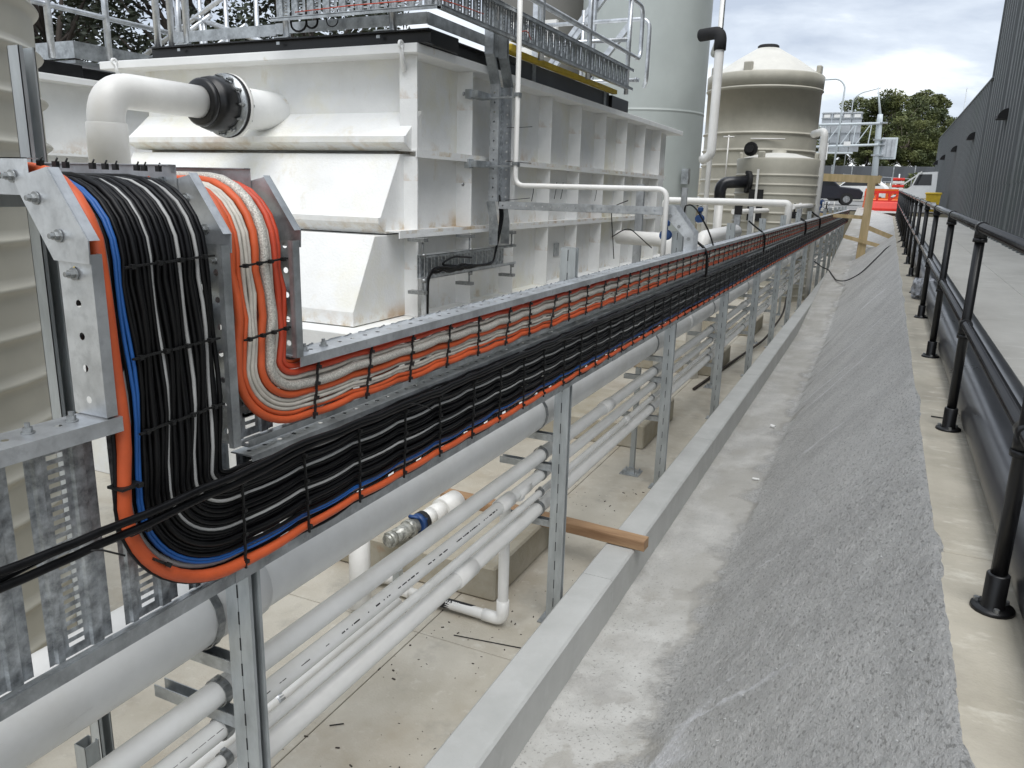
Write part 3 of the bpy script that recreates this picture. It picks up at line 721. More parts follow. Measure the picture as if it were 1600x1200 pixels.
# ---------------------------------------------------------------- cables
def cable(vert, hor, r, m, lab, grp, zc, yc, xo, far=True, n=7, top=True, seed=0, name='cable', sag=.006, thin=None):
    """from over the top of the riser, down, round the bend and along the tray"""
    rnd = random.Random(seed); P = []; X = FR - .022 + xo
    j = lambda s: (rnd.random() - .5) * 2 * s
    if top:
        for x in (-3.0, -2.5, -2.0, -1.7): P.append((x, vert + j(.004), 1.294 + r + xo * .6 + j(.002)))
        rr = .150 + xo; cx, cz = -1.50 + .02, 1.30 - .150
        for k in range(7):
            a = PI / 2 * (1 - k / 6); P.append((cx + (X - cx) * math.cos(a), vert + j(.001), cz + (1.294 + r + xo * .6 - cz) * math.sin(a)))
    else: P.append((X, vert, zc + .1))
    z = 1.10; o1, o2 = j(.004), j(.004)
    zend = zc
    k = 0
    while z > zend + .03:
        t = (1.10 - z) / (1.10 - zend)
        P.append((X + .004 * math.sin(t * 9 + seed), vert + o1 * .5 * math.sin(t * 5 + seed) + .012 * math.sin(t * PI) * (1 if top else 0), z)); z -= .055; k += 1
    a_, c_ = yc - vert, zc - hor
    for k in range(13):
        t = PI + PI / 2 * k / 12; P.append((X, yc + a_ * math.cos(t), zc + c_ * math.sin(t)))
    y = yc + .04; ph = .235; offs = {}
    while y < (YEND if far else 3):
        kk = int((y - yc) / ph); u = (y - yc) / ph - kk
        for q in (kk, kk + 1):
            if q not in offs: offs[q] = (j(.0030), j(.003), sag * rnd.uniform(.25, 1.25))
        s_ = math.sin(PI * u)
        o = offs[kk][0] * (1 - u) + offs[kk + 1][0] * u; o2_ = offs[kk][1] * (1 - u) + offs[kk + 1][1] * u
        P.append((X + o2_ + .004 * s_, y, hor + o - offs[kk][2] * s_ + sag * .4))
        y += .047 if y < 4.5 else (.078 if y < 9 else .235)
    rad = r
    if thin:
        k0 = next(i for i, p in enumerate(P) if p[1] > yc - .10 and p[2] < zc - .05)
        rad = [r * (1 - (1 - thin) * sm(0, 1, (i - k0) / 9)) for i in range(len(P))]
    mb = MB().tube(P, rad, n)
    o = mb.build(name, m)
    return tag(o, lab, 'cable', grp)
G1 = 'black cables bundled in the lower tray'
seq = []
# (offset from the outside, radius, kind)
seq += [(.004, .0045, 'black'), (.020, .0150, 'orange'), (.0445, .0075, 'grey'), (.0555, .0040, 'blue'), (.0635, .0040, 'blue')]
o = .069; i = 0
while o < .292:
    kind = 'grey' if i in (7, 15, 20) else 'black'
    r = (.0047, .0052, .0044, .0058)[i % 4] if kind == 'black' else .0043
    if i in (3, 11, 18): r = .0070
    seq.append((o + r, r, kind)); o += r * 2 - .0006; i += 1
TOT = .30
LB = {'black': 'black cable in the thick bundle filling the lower tray', 'orange': 'thick orange cable along the outer edge of the black bundle', 'grey': 'slim grey cable showing among the black cables of the lower tray',
      'blue': 'bright blue cable beside the thick orange one under the black bundle'}
MT = {'black': M['cable_black'], 'orange': M['cable_orange'], 'grey': M['cable_grey'], 'blue': M['cable_blue']}
GR = {'black': G1, 'grey': 'grey cables among the black ones', 'blue': 'blue cables in the lower tray'}
for i, (o, r, kd) in enumerate(seq):
    lb = LB[kd]
    if i == 0: lb = 'thin black cable outermost on the bend, outside the thick orange one'
    if i == 2: lb = 'grey cable squeezed between the thick orange and the blue cables at the bend'
    if kd == 'blue': lb = ('lower' if i == 3 else 'upper') + ' bright blue cable of the pair beside the thick orange one'
    if kd == 'grey' and i != 2:
        gi = sum(1 for q in seq[3:i] if q[2] == 'grey'); lb = ['first', 'second', 'third', 'fourth', 'fifth'][gi] + ' slim grey cable from the left among the rising black cables'
    cable(.984 + o * .945, .378 + o * .885, r, MT[kd] if (kd != 'black' or i % 3) else M['cable_black_b'], lb, GR.get(kd) if i not in (0, 2) else None, .655, 1.302, (-.012 if i == 2 else .004) if kd != 'black' else .004 * (i % 3) - .002 + (.004 if r > .007 else 0),
          seed=i * 7 + 1, n=12 if r > .012 else 7, name='%s_cable' % kd, sag=.006 if kd != 'orange' else .003, thin={'orange': .72, 'blue': .70}.get(kd))
o = .034
while o < .29:      # back layer
    cable(.984 + o * .945, .378 + o * .885, .0062, M['cable_black_b'], LB['black'], G1, .655, 1.302, -.014, seed=int(o * 9999), name='black_cable', n=6); o += .0125
useq = [(.012, .0105, 'orange', 0), (.029, .0062, 'orange', 0), (.0405, .0056, 'pale', 0), (.0515, .0056, 'pale', .002), (.0625, .0056, 'pale', 0), (.0790, .0098, 'orange', .003), (.1025, .0132, 'silver', .006), (.1225, .0060, 'pale', 0),
        (.1370, .0082, 'red', .003), (.1530, .0075, 'red', 0), (.1640, .005, 'orange', -.008)]
UL = {'orange': 'orange cable in the upper tray', 'pale': 'slim pale grey cable in the upper tray', 'silver': 'thickest silver sheathed cable in the upper tray', 'red': 'red orange cable nearest the top rail of the upper tray'}
UM = {'orange': M['cable_orange'], 'pale': M['cable_white'], 'silver': M['cable_silver'], 'red': M['cable_red']}
for i, (o, r, kd, xo) in enumerate(useq):
    lb = UL[kd]
    if i == 0: lb = 'thick orange cable outermost on the upper bend'
    if kd == 'pale': lb = {2: 'leftmost slim pale grey cable on the rising upper bend', 3: 'middle slim pale grey cable left of the silver one', 4: 'third slim pale grey cable, touching the middle orange one', 7: 'slim pale grey cable just right of the thick silver one'}[i]
    if kd == 'red': lb = ('left' if i == 8 else 'right') + ' red orange cable of the pair nearest the top rail of the upper tray'
    if i == 5: lb = 'orange cable running beside the thick silver one in the upper tray'
    cable(1.330 + o * 1.09, .694 + o * .98, r, UM[kd], lb, None if i in (0, 5, 6) else kd + ' cables in the upper tray', .87, 1.548, xo - .004, seed=300 + i * 5, n=10 if r > .008 else 7, name='%s_cable' % ('grey' if kd == 'pale' else kd), sag=.007)
for i in range(7):
    cable(1.345 + i * .024, .712 + i * .022, .0062, M['cable_orange'] if i % 2 else M['cable_white'], 'cable lying behind the front row of the upper tray', 'back row of cables in the upper tray', .87, 1.548, -.020, seed=500 + i, name='cable', n=6)
# loose black cables crossing in front
def loose(pts, r, lab, nm='black_cable', m=None, rad=.15, cat='cable', grp=None):
    return tag(MB().tube(bend(pts, rad, 6), r, 9).build(nm, m or M['cable_black']), lab, cat, grp)
def wig(pts, r, lab, a=.006, **k):
    P = []
    for p, q in zip(pts[:-1], pts[1:]):
        p = Vector(p); q = Vector(q); n = max(2, int((q - p).length / .05))
        for i in range(n):
            t = p.lerp(q, i / n); P.append(t + Vector((a * noise.noise(t * 9), 0, a * noise.noise(t * 9 + Vector((5, 5, 5))))))
    P.append(Vector(pts[-1])); return tag(MB().tube(P, r, 9).build(k.get('nm', 'black_cable'), k.get('m', M['cable_black'])), lab, 'cable', k.get('grp'))
wig([(-1.262, .25, .668), (-1.26, .75, .655), (-1.262, 1.15, .652), (-1.275, 1.5, .655), (-1.285, 1.9, .640), (-1.292, 2.6, .636), (-1.296, 9, .640)], .0085, 'loose black cable crossing in front of the near bend, upper of the pair')
wig([(-1.262, .25, .640), (-1.26, .75, .628), (-1.264, 1.15, .630), (-1.278, 1.55, .640), (-1.288, 2.0, .628), (-1.294, 2.7, .624), (-1.296, 9, .628)], .0085, 'loose black cable crossing in front of the near bend, lower of the pair')
wig([(-1.262, .25, .650), (-1.27, .7, .635), (-1.290, .86, .637)], .0055, 'short loose black cable end tied to the crossing pair')
wig([(-1.37, .2, .815), (-1.372, .6, .790), (-1.372, .8, .812), (-1.372, .97, .806)], .0045, 'thin black cable laid over the bare tray slats at the left', a=.01)

# ---------------------------------------------------------------- cable ties
def tie_me(h, wob=.004):
    b = MB(); n = 12; pr = None
    rnd = random.Random(int(h * 1000))
    for k in range(n):
        z0, z1 = h * k / n, h * (k + 1) / n; x = .002 + rnd.random() * wob
        b.box((x - .006, -.0021, z0), (x, .0021, z1))
    for t in (.06, .34, .58, .86): b.box((-.001, -.0045, h * t), (.010, .0045, h * t + .009))
    return b.mesh('cable_tie', M['tie'])
t1, t2, t3 = tie_me(.254), tie_me(.158), tie_me(.228, .006)
y = 1.31; i = 0
while y < 35.3 and i < 148:
    dy = .235
    tag(inst('cable_tie', t1, None, (FR - .016 + .009 + (.003 if i % 2 else 0), y, .382), (R(random.uniform(-5, 3)), 0, 0)), 'black cable tie strapped upright across the black cables of the lower tray', 'cable tie', 'cable ties along the lower tray')
    tag(inst('cable_tie', t2, None, (FR - .004, y + .27, .695), (R(random.uniform(-26, 2)), 0, 0)), 'black cable tie strapped across the orange and grey cables of the upper tray', 'cable tie', 'cable ties along the upper tray')
    y += dy; i += 1
for z, lab in ((1.135, 'top'), (.955, 'second'), (.80, 'third')):
    o = inst('cable_tie', t3, None, (FR - .009, 1.045, z), (R(-90 + random.uniform(-3, 3)), 0, 0)); tag(o, {'top': 'uppermost', 'second': 'middle', 'third': 'lowest'}[lab] + ' cable tie strapped level across the rising black cables', 'cable tie')
for z, lab in ((1.115, 'upper'), (.945, 'lower')):
    tag(inst('cable_tie', t2, None, (FR - .004, 1.345, z), (R(-90 + 3), 0, 0)), lab + ' cable tie strapped level across the rising orange and grey cables', 'cable tie')
for (y, z, a) in ((1.01, .70, 0), (1.065, .51, -40), (1.02, .60, 0)):
    b = MB().box((-.022, -.0245, -.0028), (.022, .0245, .0028)); b.box((.021, .010, -.005), (.027, .022, .005))
    o = b.build('cable_tie', M['tie']); o.location = (FR - .017, y, z); o.rotation_euler = (R(a), 0, 0)
    tag(o, 'small black cable tie round the thick orange cable near the bend', 'cable tie', 'ties on the thick orange cable')
# ties standing proud of the bundle with uncut tails
for (p, q) in (((-1.262, .86, .635), (-1.235, .93, .60)), ((-1.29, 2.0, .64), (-1.25, 2.10, .60)), ((-1.29, 3.2, .63), (-1.25, 3.45, .622))):
    tag(MB().tube([p, ((p[0] + q[0]) / 2, (p[1] + q[1]) / 2, (p[2] + q[2]) / 2 + .006), q], .002, 5).build('tie_tail', M['tie']), 'uncut black tail of a cable tie sticking out of the bundle', 'cable tie', 'loose tie tails')
for i in range(9):
    y = 1.0 + .035 * i + random.uniform(-.008, .008)
    tag(MB().box((-.006, -.004, 0), (.006, .004, .012)).tube([(0, 0, .010), (.004, .002, .019)], .0018, 5).build('cable_tie', M['tie']), 'small cable tie head on top of the cables where they turn over', 'cable tie', 'tie heads on the crest of the bend').location = (-1.45 - .01 * (i % 3), y, 1.318)
# long black drop cables over the trays further on
for (y, lab) in ((6.55, 'black cable dropping over both trays beside the small bridge tray'), (10.0, 'black cable hanging over both trays at the white pipe riser'), (15.5, 'black cable dropping over both trays in the distance'), (19.0, 'farthest black cable dropping over both trays')):
    loose([(-1.50, y + .1, 1.0), (-1.40, y + .05, .93), (-1.285, y, .86), (-1.275, y, .7), (-1.285, y + .05, .64)], .011 if y < 11 else .02, lab, rad=.06)

# ---------------------------------------------------------------- white steel tank
def white_tank(X1, W, Y0, Y1, label, front=True):
    """X1: side face plane (stiffener edges), W: width toward -X, Y0..Y1 length"""
    t = empty('white_tank', label, 'tank', loc=(X1, Y0, SLAB)); X0 = X1 - W; ws = M['white_steel']
    def add(mb, nm, m=ws, bv=0):
        o = mb.build(nm, m, t); o.location = (-X1, -Y0, -SLAB)
        if bv: bevel(o, bv, 1)
        return o
    # material coordinates follow world heights: move meshes instead of the object origin is not needed (parts share the offset)
    add(MB().box((X0 + .14, Y0 + .12, .34), (X1 - .14, Y1 - .3, 2.20)), 'tank_wall')
    add(MB().box((X0 - .02, Y0 - .85, SLAB), (X1 + .0, Y1 - .2, .345)), 'tank_base', bv=.006)
    add(MB().box((X0 - .16, Y0 - .09, 2.20), (X1 + .05, Y1, 2.262)), 'top_flange', M['white_steel_clean'], .004)
    if front:
        S1 = [(Y0 + .13, 1.84), (Y0 - .095, 1.652), (Y0 - .115, 1.652), (Y0 - .115, 1.603), (Y0 - .02, 1.553), (Y0 + .13, 1.553)]
        S2 = [(Y0 + .13, 1.532), (Y0 - .06, 1.527), (Y0 - .315, 1.086), (Y0 - .345, 1.086), (Y0 - .345, 1.042), (Y0 - .25, .968), (Y0 + .13, .968)]
        S3 = [(Y0 + .13, .962), (Y0 - .39, .958), (Y0 - .66, .452), (Y0 - .66, .352), (Y0 + .13, .352)]
        for S_, xr in ((S1, X1 - .045), (S2, X1 - .115), (S3, X1 - .115)):
            add(MB().prism(S_, 'x', X0 + .12, xr), 'front_stiffener', bv=.004)
    # side: two longitudinal ridges and three rows of upright ribs
    for z, y0 in ((1.553, Y0 - .02), (.985, Y0 - .25)):
        b = MB(); b.box((X1 - .15, y0, z - .004), (X1 - .004, Y1 - .78, z + .006)); b.box((X1 - .006, y0, z - .045), (X1 + .004, Y1 - .78, z + .010)); add(b, 'side_ridge')
    ribs = [Y0 - .003] + [Y0 + .83 + .84 * i for i in range(9)]
    up, mid, low = (MB().box((-.145, -.006, 0), (0, .006, h)).mesh('upright_rib', ws) for h in (.640, .522, .590))
    for i, yr in enumerate(ribs):
        if yr > Y1 - 1.0: break
        for me, z in ((up, 1.559), (mid, .991), (low, .347)):
            inst('upright_rib', me, t, (0, yr - Y0, z - SLAB))
        if i == 0 and front: continue
    # lifting lugs at the top corners
    for x in (X1 - .07, X0 + .05):
        b = MB(); b.tube([(x - .03, Y0 - .02, 2.10), (x, Y0 - .09, 2.17), (x + .01, Y0 - .12, 2.24)], [.022, .016, .012], 8)
        b.lathe([(.013, -.007), (.030, -.007), (.030, .007), (.013, .007), (.013, -.007)], c=(x + .01, Y0 - .12, 2.25), n=16, axis='x')
        add(b, 'lifting_lug', M['white_steel_clean'])
    return t
wt = white_tank(-3.1, 2.95, 5.0, 12.85, 'large white ribbed steel tank with yellow stains behind the cable tray')
bl = MB()
for z in (2.02, 1.33):
    bl.lathe([(0, .012), (.013, .012), (.016, 0)], c=(-3.115, 5.70, z), n=10, axis='x')
o = bl.build('bolt_head', M['bolt'], wt); o.location = (3.1, -5.0, -SLAB)
o = MB().box((-3.235, 8.02, .60), (-3.228, 8.16, .74)).build('data_plate', M['galv'], wt); o.location = (3.1, -5.0, -SLAB)
wt2 = white_tank(-7.45, 2.9, 5.15, 12.6, 'second white ribbed steel tank beyond the tan ribbed tank at the left', front=False)

# outlet pipe with rubber coupling
op = empty('outlet_pipe', 'large white outlet pipe with black rubber coupling bending down before the white tank', 'pipe', loc=(-4.5, 3.57, SLAB))
def OP(mb, nm, m): o = mb.build(nm, m, op); o.location = (4.5, -3.57, -SLAB); return o
zc = 1.845
OP(MB().tube(bend([(-4.5, 3.57, SLAB), (-4.5, 3.57, zc), (-4.5, 4.36, zc)], .20, 9), .110, 26), 'pipe_run', M['pvc'])
OP(MB().lathe([(.112, 0), (.121, .004), (.121, .26), (.118, .27)], c=(-4.5, 3.57, 1.37), n=28), 'elbow_socket', M['pvc'])
c = MB(); c.lathe([(.112, 0), (.150, .004), (.165, .02), (.165, .045), (.150, .05), (.150, .06), (.178, .07), (.190, .12), (.192, .19), (.18, .23), (.12, .235)], c=(-4.5, 4.33, zc), n=36, axis='y'); OP(c, 'rubber_coupling', M['black_steel'])
OP(MB().lathe([(.11, 0), (.222, 0), (.222, .022), (.12, .022)], c=(-4.5, 4.565, zc), n=40, axis='y'), 'steel_flange', M['galv'])
OP(MB().lathe([(.11, 0), (.226, 0), (.226, .018), (.12, .018)], c=(-4.5, 4.589, zc), n=40, axis='y'), 'gasket', M['dark'])
OP(MB().lathe([(.11, 0), (.228, 0), (.228, .026), (.12, .026)], c=(-4.5, 4.609, zc), n=40, axis='y'), 'tank_flange', M['pvc'])
nb = MB(); nb.lathe([(.013, -.035), (.013, 0)], n=6, smooth=False, axis='y'); nb.lathe([(0, -.035), (.013, -.035)], n=6, axis='y'); nb.lathe([(.007, -.055), (.007, -.035)], n=8, axis='y'); nb.lathe([(.007, -.01), (.007, .08)], n=6, axis='y'); nb.lathe([(.012, .07), (.012, .095), (0, .095)], n=6, axis='y')
nbm = nb.mesh('flange_bolt', M['bolt'])
for i in range(12):
    a = 2 * PI * i / 12; inst('flange_bolt', nbm, op, (  .202 * math.cos(a), 4.565 - 3.57, zc - SLAB + .202 * math.sin(a)))
OP(MB().lathe([(.150, 0), (.150, .56)], c=(-4.5, 4.63, zc), n=30, axis='y'), 'tank_spool', M['white_steel_clean'])

# ---------------------------------------------------------------- tan plastic tanks
def ring(r, z, h=.035, d=.028):
    h *= .8; return [(r, z - h - .02), (r, z - h), (r + d * .75, z - h * .4), (r + d, z), (r + d * .75, z + h * .4), (r, z + h), (r, z + h + .02)]
tt = empty('tan_ribbed_tank', 'tan ribbed plastic tank cut off by the left edge behind the struts', 'tank', loc=(-4.12, 1.46, SLAB))
p = [(1.17, 0)]; z = .12
while z < 4.1:
    p += ring(1.17, z, .030, .026); z += .185
p += [(1.17, 4.2), (.9, 4.4), (.3, 4.7), (0, 4.72)]
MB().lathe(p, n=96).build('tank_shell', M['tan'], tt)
def lidlug(t, r, z, a, s=1.0):
    b = MB(); b.obox((r * math.cos(a), r * math.sin(a), z), .14 * s, .26 * s, .34 * s, (math.cos(a), math.sin(a), 0), (-math.sin(a), math.cos(a), 0), (0, 0, 1))
    return bevel(b.build('rim_lug', M['tan'], t), .03, 2)
big = empty('tan_silo_tank', 'tall tan plastic tank with pale conical lid and black cap', 'tank', loc=(-3.64, 25, SLAB))
zt = 5.34
p = [(1.60, 0)]; z = .3
while z < 3.9: p += ring(1.60, z, .05, .045); z += .42
p += ring(1.60, 4.12, .05, .05) + [(1.60, 4.2), (1.60, zt - .03)] + ring(1.61, zt, .05, .04) + [(1.63, zt + .06), (1.64, zt + .38), (1.60, zt + .42)]
MB().lathe(p, n=80).build('tank_shell', M['tan'], big)
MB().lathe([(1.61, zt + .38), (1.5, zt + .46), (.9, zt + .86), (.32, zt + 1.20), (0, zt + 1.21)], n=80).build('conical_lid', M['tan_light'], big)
MB().lathe([(.30, zt + 1.17), (.30, zt + 1.27), (.26, zt + 1.30), (0, zt + 1.30)], n=30).build('hatch_cap', M['dark'], big)
for a in (-.15, -1.75, -2.7, .9, 2.2): lidlug(big, 1.50, zt + .50, a, .95)
b = MB(); b.tube([(-.6, -1.66, 4.05), (-.6, -1.66, 2.6)], .02, 6); b.tube([(-.75, -1.66, 4.0), (-.45, -1.66, 4.0)], .02, 6); b.tube([(.0, -1.66, 3.95), (.9, -1.5, 3.95)], .02, 6); b.build('sensor_pipes', M['pvc'], big)
small = empty('tan_ribbed_tank', 'shorter tan ribbed plastic tank standing in front of the tall tan one', 'tank', loc=(-2.43, 20, SLAB))
z = .12; p = [(.93, 0)]
while z < 2.95: p += ring(.93, z, .034, .026); z += .212
p += [(.93, 3.0), (.95, 3.22), (.93, 3.26)]
MB().lathe(p, n=72).build('tank_shell', M['tan'], small)
MB().lathe([(.94, 3.20), (.8, 3.28), (.4, 3.38), (0, 3.42)], n=60).build('domed_lid', M['tan_light'], small)
MB().lathe([(.16, 3.3), (.16, 3.46), (0, 3.46)], n=20).build('hatch_cap', M['tan'], small)
for a in (-.1, -1.9, -3.0, 1.2): lidlug(small, .86, 3.30, a, .62)
b = MB(); b.box((-.46, -.97, 1.85), (-.14, -.94, 2.55)); b.build('level_panel', M['dark'], small)
b = MB(); b.box((-.32, -1.0, .0), (-.27, -.98, 3.0)); b.build('level_strip', M['pvc'], small)

# ---------------------------------------------------------------- silos, pipes by the tanks
s1 = empty('grey_silo', 'tall pale grey green cylindrical silo beyond the white tank', 'silo', loc=(-4.98, 17, SLAB))
MB().lathe([(1.32, 0), (1.32, 3.96), (1.32, 3.99), (1.324, 3.994), (1.324, 4.016), (1.32, 4.02), (1.32, 4.05), (1.32, 9)], n=72).build('silo_shell', M['silo'], s1)
b = MB(); b.box((1.16, -.80, 2.6), (1.30, -.62, 2.9)); b.build('junction_box', M['galv'], s1)
s2 = empty('brown_grey_silo', 'darker brown grey silo standing behind the platform railings', 'silo', loc=(-7.75, 18.4, SLAB))
MB().lathe([(1.5, 0), (1.5, 9)], n=60).build('silo_shell', M['silo_dark'], s2)
tag(MB().tube(bend([(-3.35, 16.2, 3.95), (-3.02, 15, 4.02), (-3.02, 15, 2.0), (-3.2, 15.1, 1.92)], .22, 7), .082, 14).build('vent_pipe', M['pvc']), 'white downpipe beside the grey silo in front of the tall tan tank', 'pipe')
tag(MB().tube(bend([(-3.42, 15.2, 4.1), (-3.02, 15, 4.10), (-3.02, 15, 3.80)], .20, 8), .108, 16).build('pipe_elbow', M['dark']), 'black elbow on top of the white downpipe beside the silo', 'pipe')
tag(MB().tube([(-3.0, 15, 4.1), (-3.0, 15, 7.0)], .012, 6).build('vent_tube', M['galv']), 'thin steel tube rising above the black elbow', 'tube')
tag(MB().tube([(-3.24, 16, SLAB), (-3.24, 16, 6)], .05, 8).build('riser_pipe', M['pvc']), 'slim white riser pipe against the right side of the grey silo', 'pipe')
tag(MB().tube(bend([(-1.75, 20.4, 2.75), (-1.47, 20, 2.80), (-1.50, 20, -1.05)], .16, 8), .085, 14).build('side_pipe', M['pvc_grey']), 'grey white pipe with round elbow down the right side of the tan tanks', 'pipe')
dp = empty('intake_pipe', 'white upright pipe with dark grey elbow flanged to the shorter tan tank', 'pipe', loc=(-3.54, 19, SLAB))
MB().tube([(0, 0, 0), (0, 0, 2.35)], .10, 14).build('pipe_run', M['pvc'], dp)
MB().tube(bend([(0, 0, 2.30), (0, 0, 2.68), (.55, .25, 2.72)], .22, 8), .135, 16).build('elbow', M['black_pipe'], dp)
MB().tube([(.52, .24, 2.72), (.60, .28, 2.72)], .25, 18).build('flange', M['dark'], dp)
for i, (x, z) in enumerate(((-2.98, 2.35),)):
    tag(MB().tube([(x, 19.2, z - .0), (x + .02, 19.26, z)], .16, 14).tube([(x, 19.1, z), (x, 19.25, z)], .09, 10).build('flange', M['dark']), 'black flange on the tall tan tank above the dark elbow', 'flange')

# pvc conduit on the tank side, running to the far tanks
def pipe(pts, r, lab, nm='plastic_pipe', m='pvc', rad=.08, n=12, cat='pipe'):
    return tag(MB().tube(bend(pts, rad, 6), r, n).build(nm, M[m]), lab, cat)
pipe([(-2.76, 5.95, 3.6), (-2.76, 5.95, 1.333), (-1.50, 5.95, 1.333), (-1.50, 5.95, .45)], .0205, 'thin white conduit coming down the tank side and crossing level to the cable tray', 'conduit')
pipe([(-3.70, 14.6, .2), (-3.70, 14.6, 1.18), (-1.52, 14.6, 1.19), (-1.52, 14.6, .3)], .063, 'white pipe running level above the cable tray to the tan tanks', 'level_pipe')
pipe([(-1.60, 16, 1.12), (-1.55, 21.0, 1.12)], .05, 'pale pipe continuing past the shorter tan tank')
pipe([(-2.10, 10.3, -1.1), (-2.10, 10.3, .75), (-1.9, 11.6, .80)], .10, 'fat white pipe elbow just above the tray beside the blue valve', 'fat_pipe', rad=.14)
pipe([(-2.0, 8.15, -1.1), (-2.0, 8.15, .83), (-2.6, 8.3, .83)], .075, 'white pipe riser beside the nearest pair of stub posts', 'fat_pipe', rad=.1)
pipe([(-2.6, 15.5, 1.0), (-2.0, 30, .95)], .05, 'long white pipe running behind the tray in the distance', 'far_pipe')
# saddle clamps for the conduit
for z in (2.02, 1.49):
    b = MB(); b.box((-3.10, 5.94, z - .012), (-2.74, 5.98, z + .002)); b.box((-2.785, 5.925, z + .001), (-2.735, 5.975, z + .028))
    tag(b.build('conduit_bracket', M['galv']), 'dark strut bracket holding the white conduit, %s of two' % ('upper' if z > 1.8 else 'lower'), 'bracket')
    b = MB(); b.box((-3.11, 5.76, z - .02), (-3.02, 6.0, z + .03)); b.box((-3.12, 5.74, z - .03), (-3.08, 5.82, z + .04))
    tag(b.build('beam_clamp', M['galv']), 'strut bracket holding the small upright tray to the tank rib, %s of two' % ('upper' if z > 1.8 else 'lower'), 'bracket')

# small upright tray on the tank side
st = empty('small_riser_tray', 'narrow perforated tray climbing the side of the white tank to the platform', 'cable tray', loc=(-3.0, 6.02, 1.1))
def STB(mb, nm, m='galv'): o = mb.build(nm, M[m], st); o.location = (3.0, -6.02, -1.1); return o
def small_tray(add, y0, y1, x0, x1, z0, z1):
    for yv, s in ((y0, 1), (y1, -1)):
        b = MB(); b.holes((x0, yv, z0), (0, 0, 1), (1, 0, 0), z1 - z0, x1 - x0, .075, .009); b.box((x1, yv, z0), (x1 + .002, yv + s * .028, z1)); add(b, 'side_rail', 'galv_light')
    b = MB(); z = z0
    while z < z1 - .05: b.box((x0, y0 + .002, z), (x0 + .003, y1 - .002, z + .034)); z += .052
    b.box((x0 - .001, y0 + .002, z0), (x0, y0 + .06, z1)); b.box((x0 - .001, y1 - .06, z0), (x0, y1 - .002, z1)); add(b, 'slotted_bed', 'galv_rung')
small_tray(STB, 6.02, 6.27, -3.04, -2.96, 1.20, 2.13)
b = MB()
for yv in (6.02, 6.27):
    b.add([(-3.04, yv, 2.13), (-2.96, yv, 2.13), (-2.93, yv - .17, 2.34), (-3.01, yv - .17, 2.34)], [(0, 1, 2, 3)])
    b.add([(-2.96, yv, 2.13), (-2.96, yv + .028, 2.13), (-2.93, yv - .142, 2.34), (-2.93, yv - .17, 2.34)], [(0, 1, 2, 3)])
    b.box((-3.01, yv - .172, 2.33), (-2.93, yv - .169, 2.66)); b.box((-2.932, yv - .172, 2.33), (-2.93, yv - .144, 2.66))
b.box((-3.012, 5.85, 2.34), (-3.009, 6.10, 2.62))
STB(b, 'offset_link')
for yv in (5.985, 6.215): STB(MB().prism([(-3.04, 1.20), (-2.96, 1.20), (-2.93, 1.03), (-2.93, .84), (-3.01, .84), (-3.01, 1.05)], 'y', yv, yv + .003), 'lower_elbow')
# bridge tray crossing to the main tray
br = empty('bridge_tray', 'narrow perforated tray bridging level from the white tank to the long tray', 'cable tray', loc=(-2.9, 6.0, 1.16))
def BRB(mb, nm, m='galv_light'): o = mb.build(nm, M[m], br); o.location = (2.9, -6.0, -1.16); return o
b = MB(); b.holes((-2.93, 6.0, 1.14), (1, 0, 0), (0, 0, 1), 1.44, .058, .072, .008); b.box((-2.93, 6.0, 1.198), (-1.49, 6.03, 1.200)); BRB(b, 'side_rail')
b = MB(); b.holes((-2.93, 6.16, 1.14), (1, 0, 0), (0, 0, 1), 1.44, .058, .072, .008); b.box((-2.93, 6.13, 1.198), (-1.49, 6.16, 1.200)); b.box((-2.93, 6.0, 1.14), (-1.49, 6.16, 1.142)); BRB(b, 'side_rail')
for yv in (5.996, 6.162):
    b = MB(); b.prism([(-1.51, 1.215), (-1.45, 1.215), (-1.29, 1.02), (-1.35, .975), (-1.51, 1.13)], 'y', yv, yv + .004); BRB(b, 'elbow_link')
    b = MB(); b.prism([(-1.355, 1.03), (-1.285, 1.03), (-1.285, .875), (-1.355, .875)], 'y', yv - .004, yv - .0005); BRB(b, 'drop_link')
b = MB()
for x in (-1.47, -1.40, -1.32): b.lathe([(.014, -.012), (0, -.012)], c=(x, 5.994, 1.17 - (x + 1.5) * 1.1), n=6, axis='y')
BRB(b, 'bolt', 'bolt')
# small level tray section low on the tank with coiled black cable
lt = empty('tank_side_tray', 'short level tray clamped low on the white tank holding coiled black cables', 'cable tray', loc=(-3.0, 4.9, .63))
def LTB(mb, nm, m='galv'): o = mb.build(nm, M[m], lt); o.location = (3.0, -4.9, -.63); return o
b = MB(); b.box((-3.06, 4.92, .815), (-2.98, 6.48, .819)); b.box((-2.982, 4.92, .800), (-2.98, 6.48, .819)); LTB(b, 'side_rail')
b = MB(); b.box((-3.06, 4.92, .645), (-2.98, 6.48, .649)); b.box((-2.982, 4.92, .645), (-2.98, 6.48, .668)); LTB(b, 'side_rail', 'galv_light')
y = 4.93
hh = MB(); 
for q in range(3): hh.box((0, q * .034, 0), (.006 if q % 2 else .002, q * .034 + .028, .166))
hm = hh.mesh('tray_rung', M['galv_rung'])
while y < 6.4: inst('tray_rung', hm, lt, (-.066, y - 4.9, .019)); y += .105
for (y, zz) in ((4.90, 1), (5.62, 1), (6.42, 1), (4.90, -1), (5.62, -1), (6.42, -1)):
    b = MB(); z = .735 + zz * .19; b.tube([(-3.0, y, .82 if zz > 0 else .645), (-3.0, y, z)], .008, 6); b.box((-3.11, y - .03, z - .01), (-2.97, y + .03, z + .015)); b.tube([(-2.99, y, .815 if zz > 0 else .65), (-2.99, y, (.83 if zz > 0 else .62))], .02, 6); LTB(b, 'threaded_clamp', 'bolt')
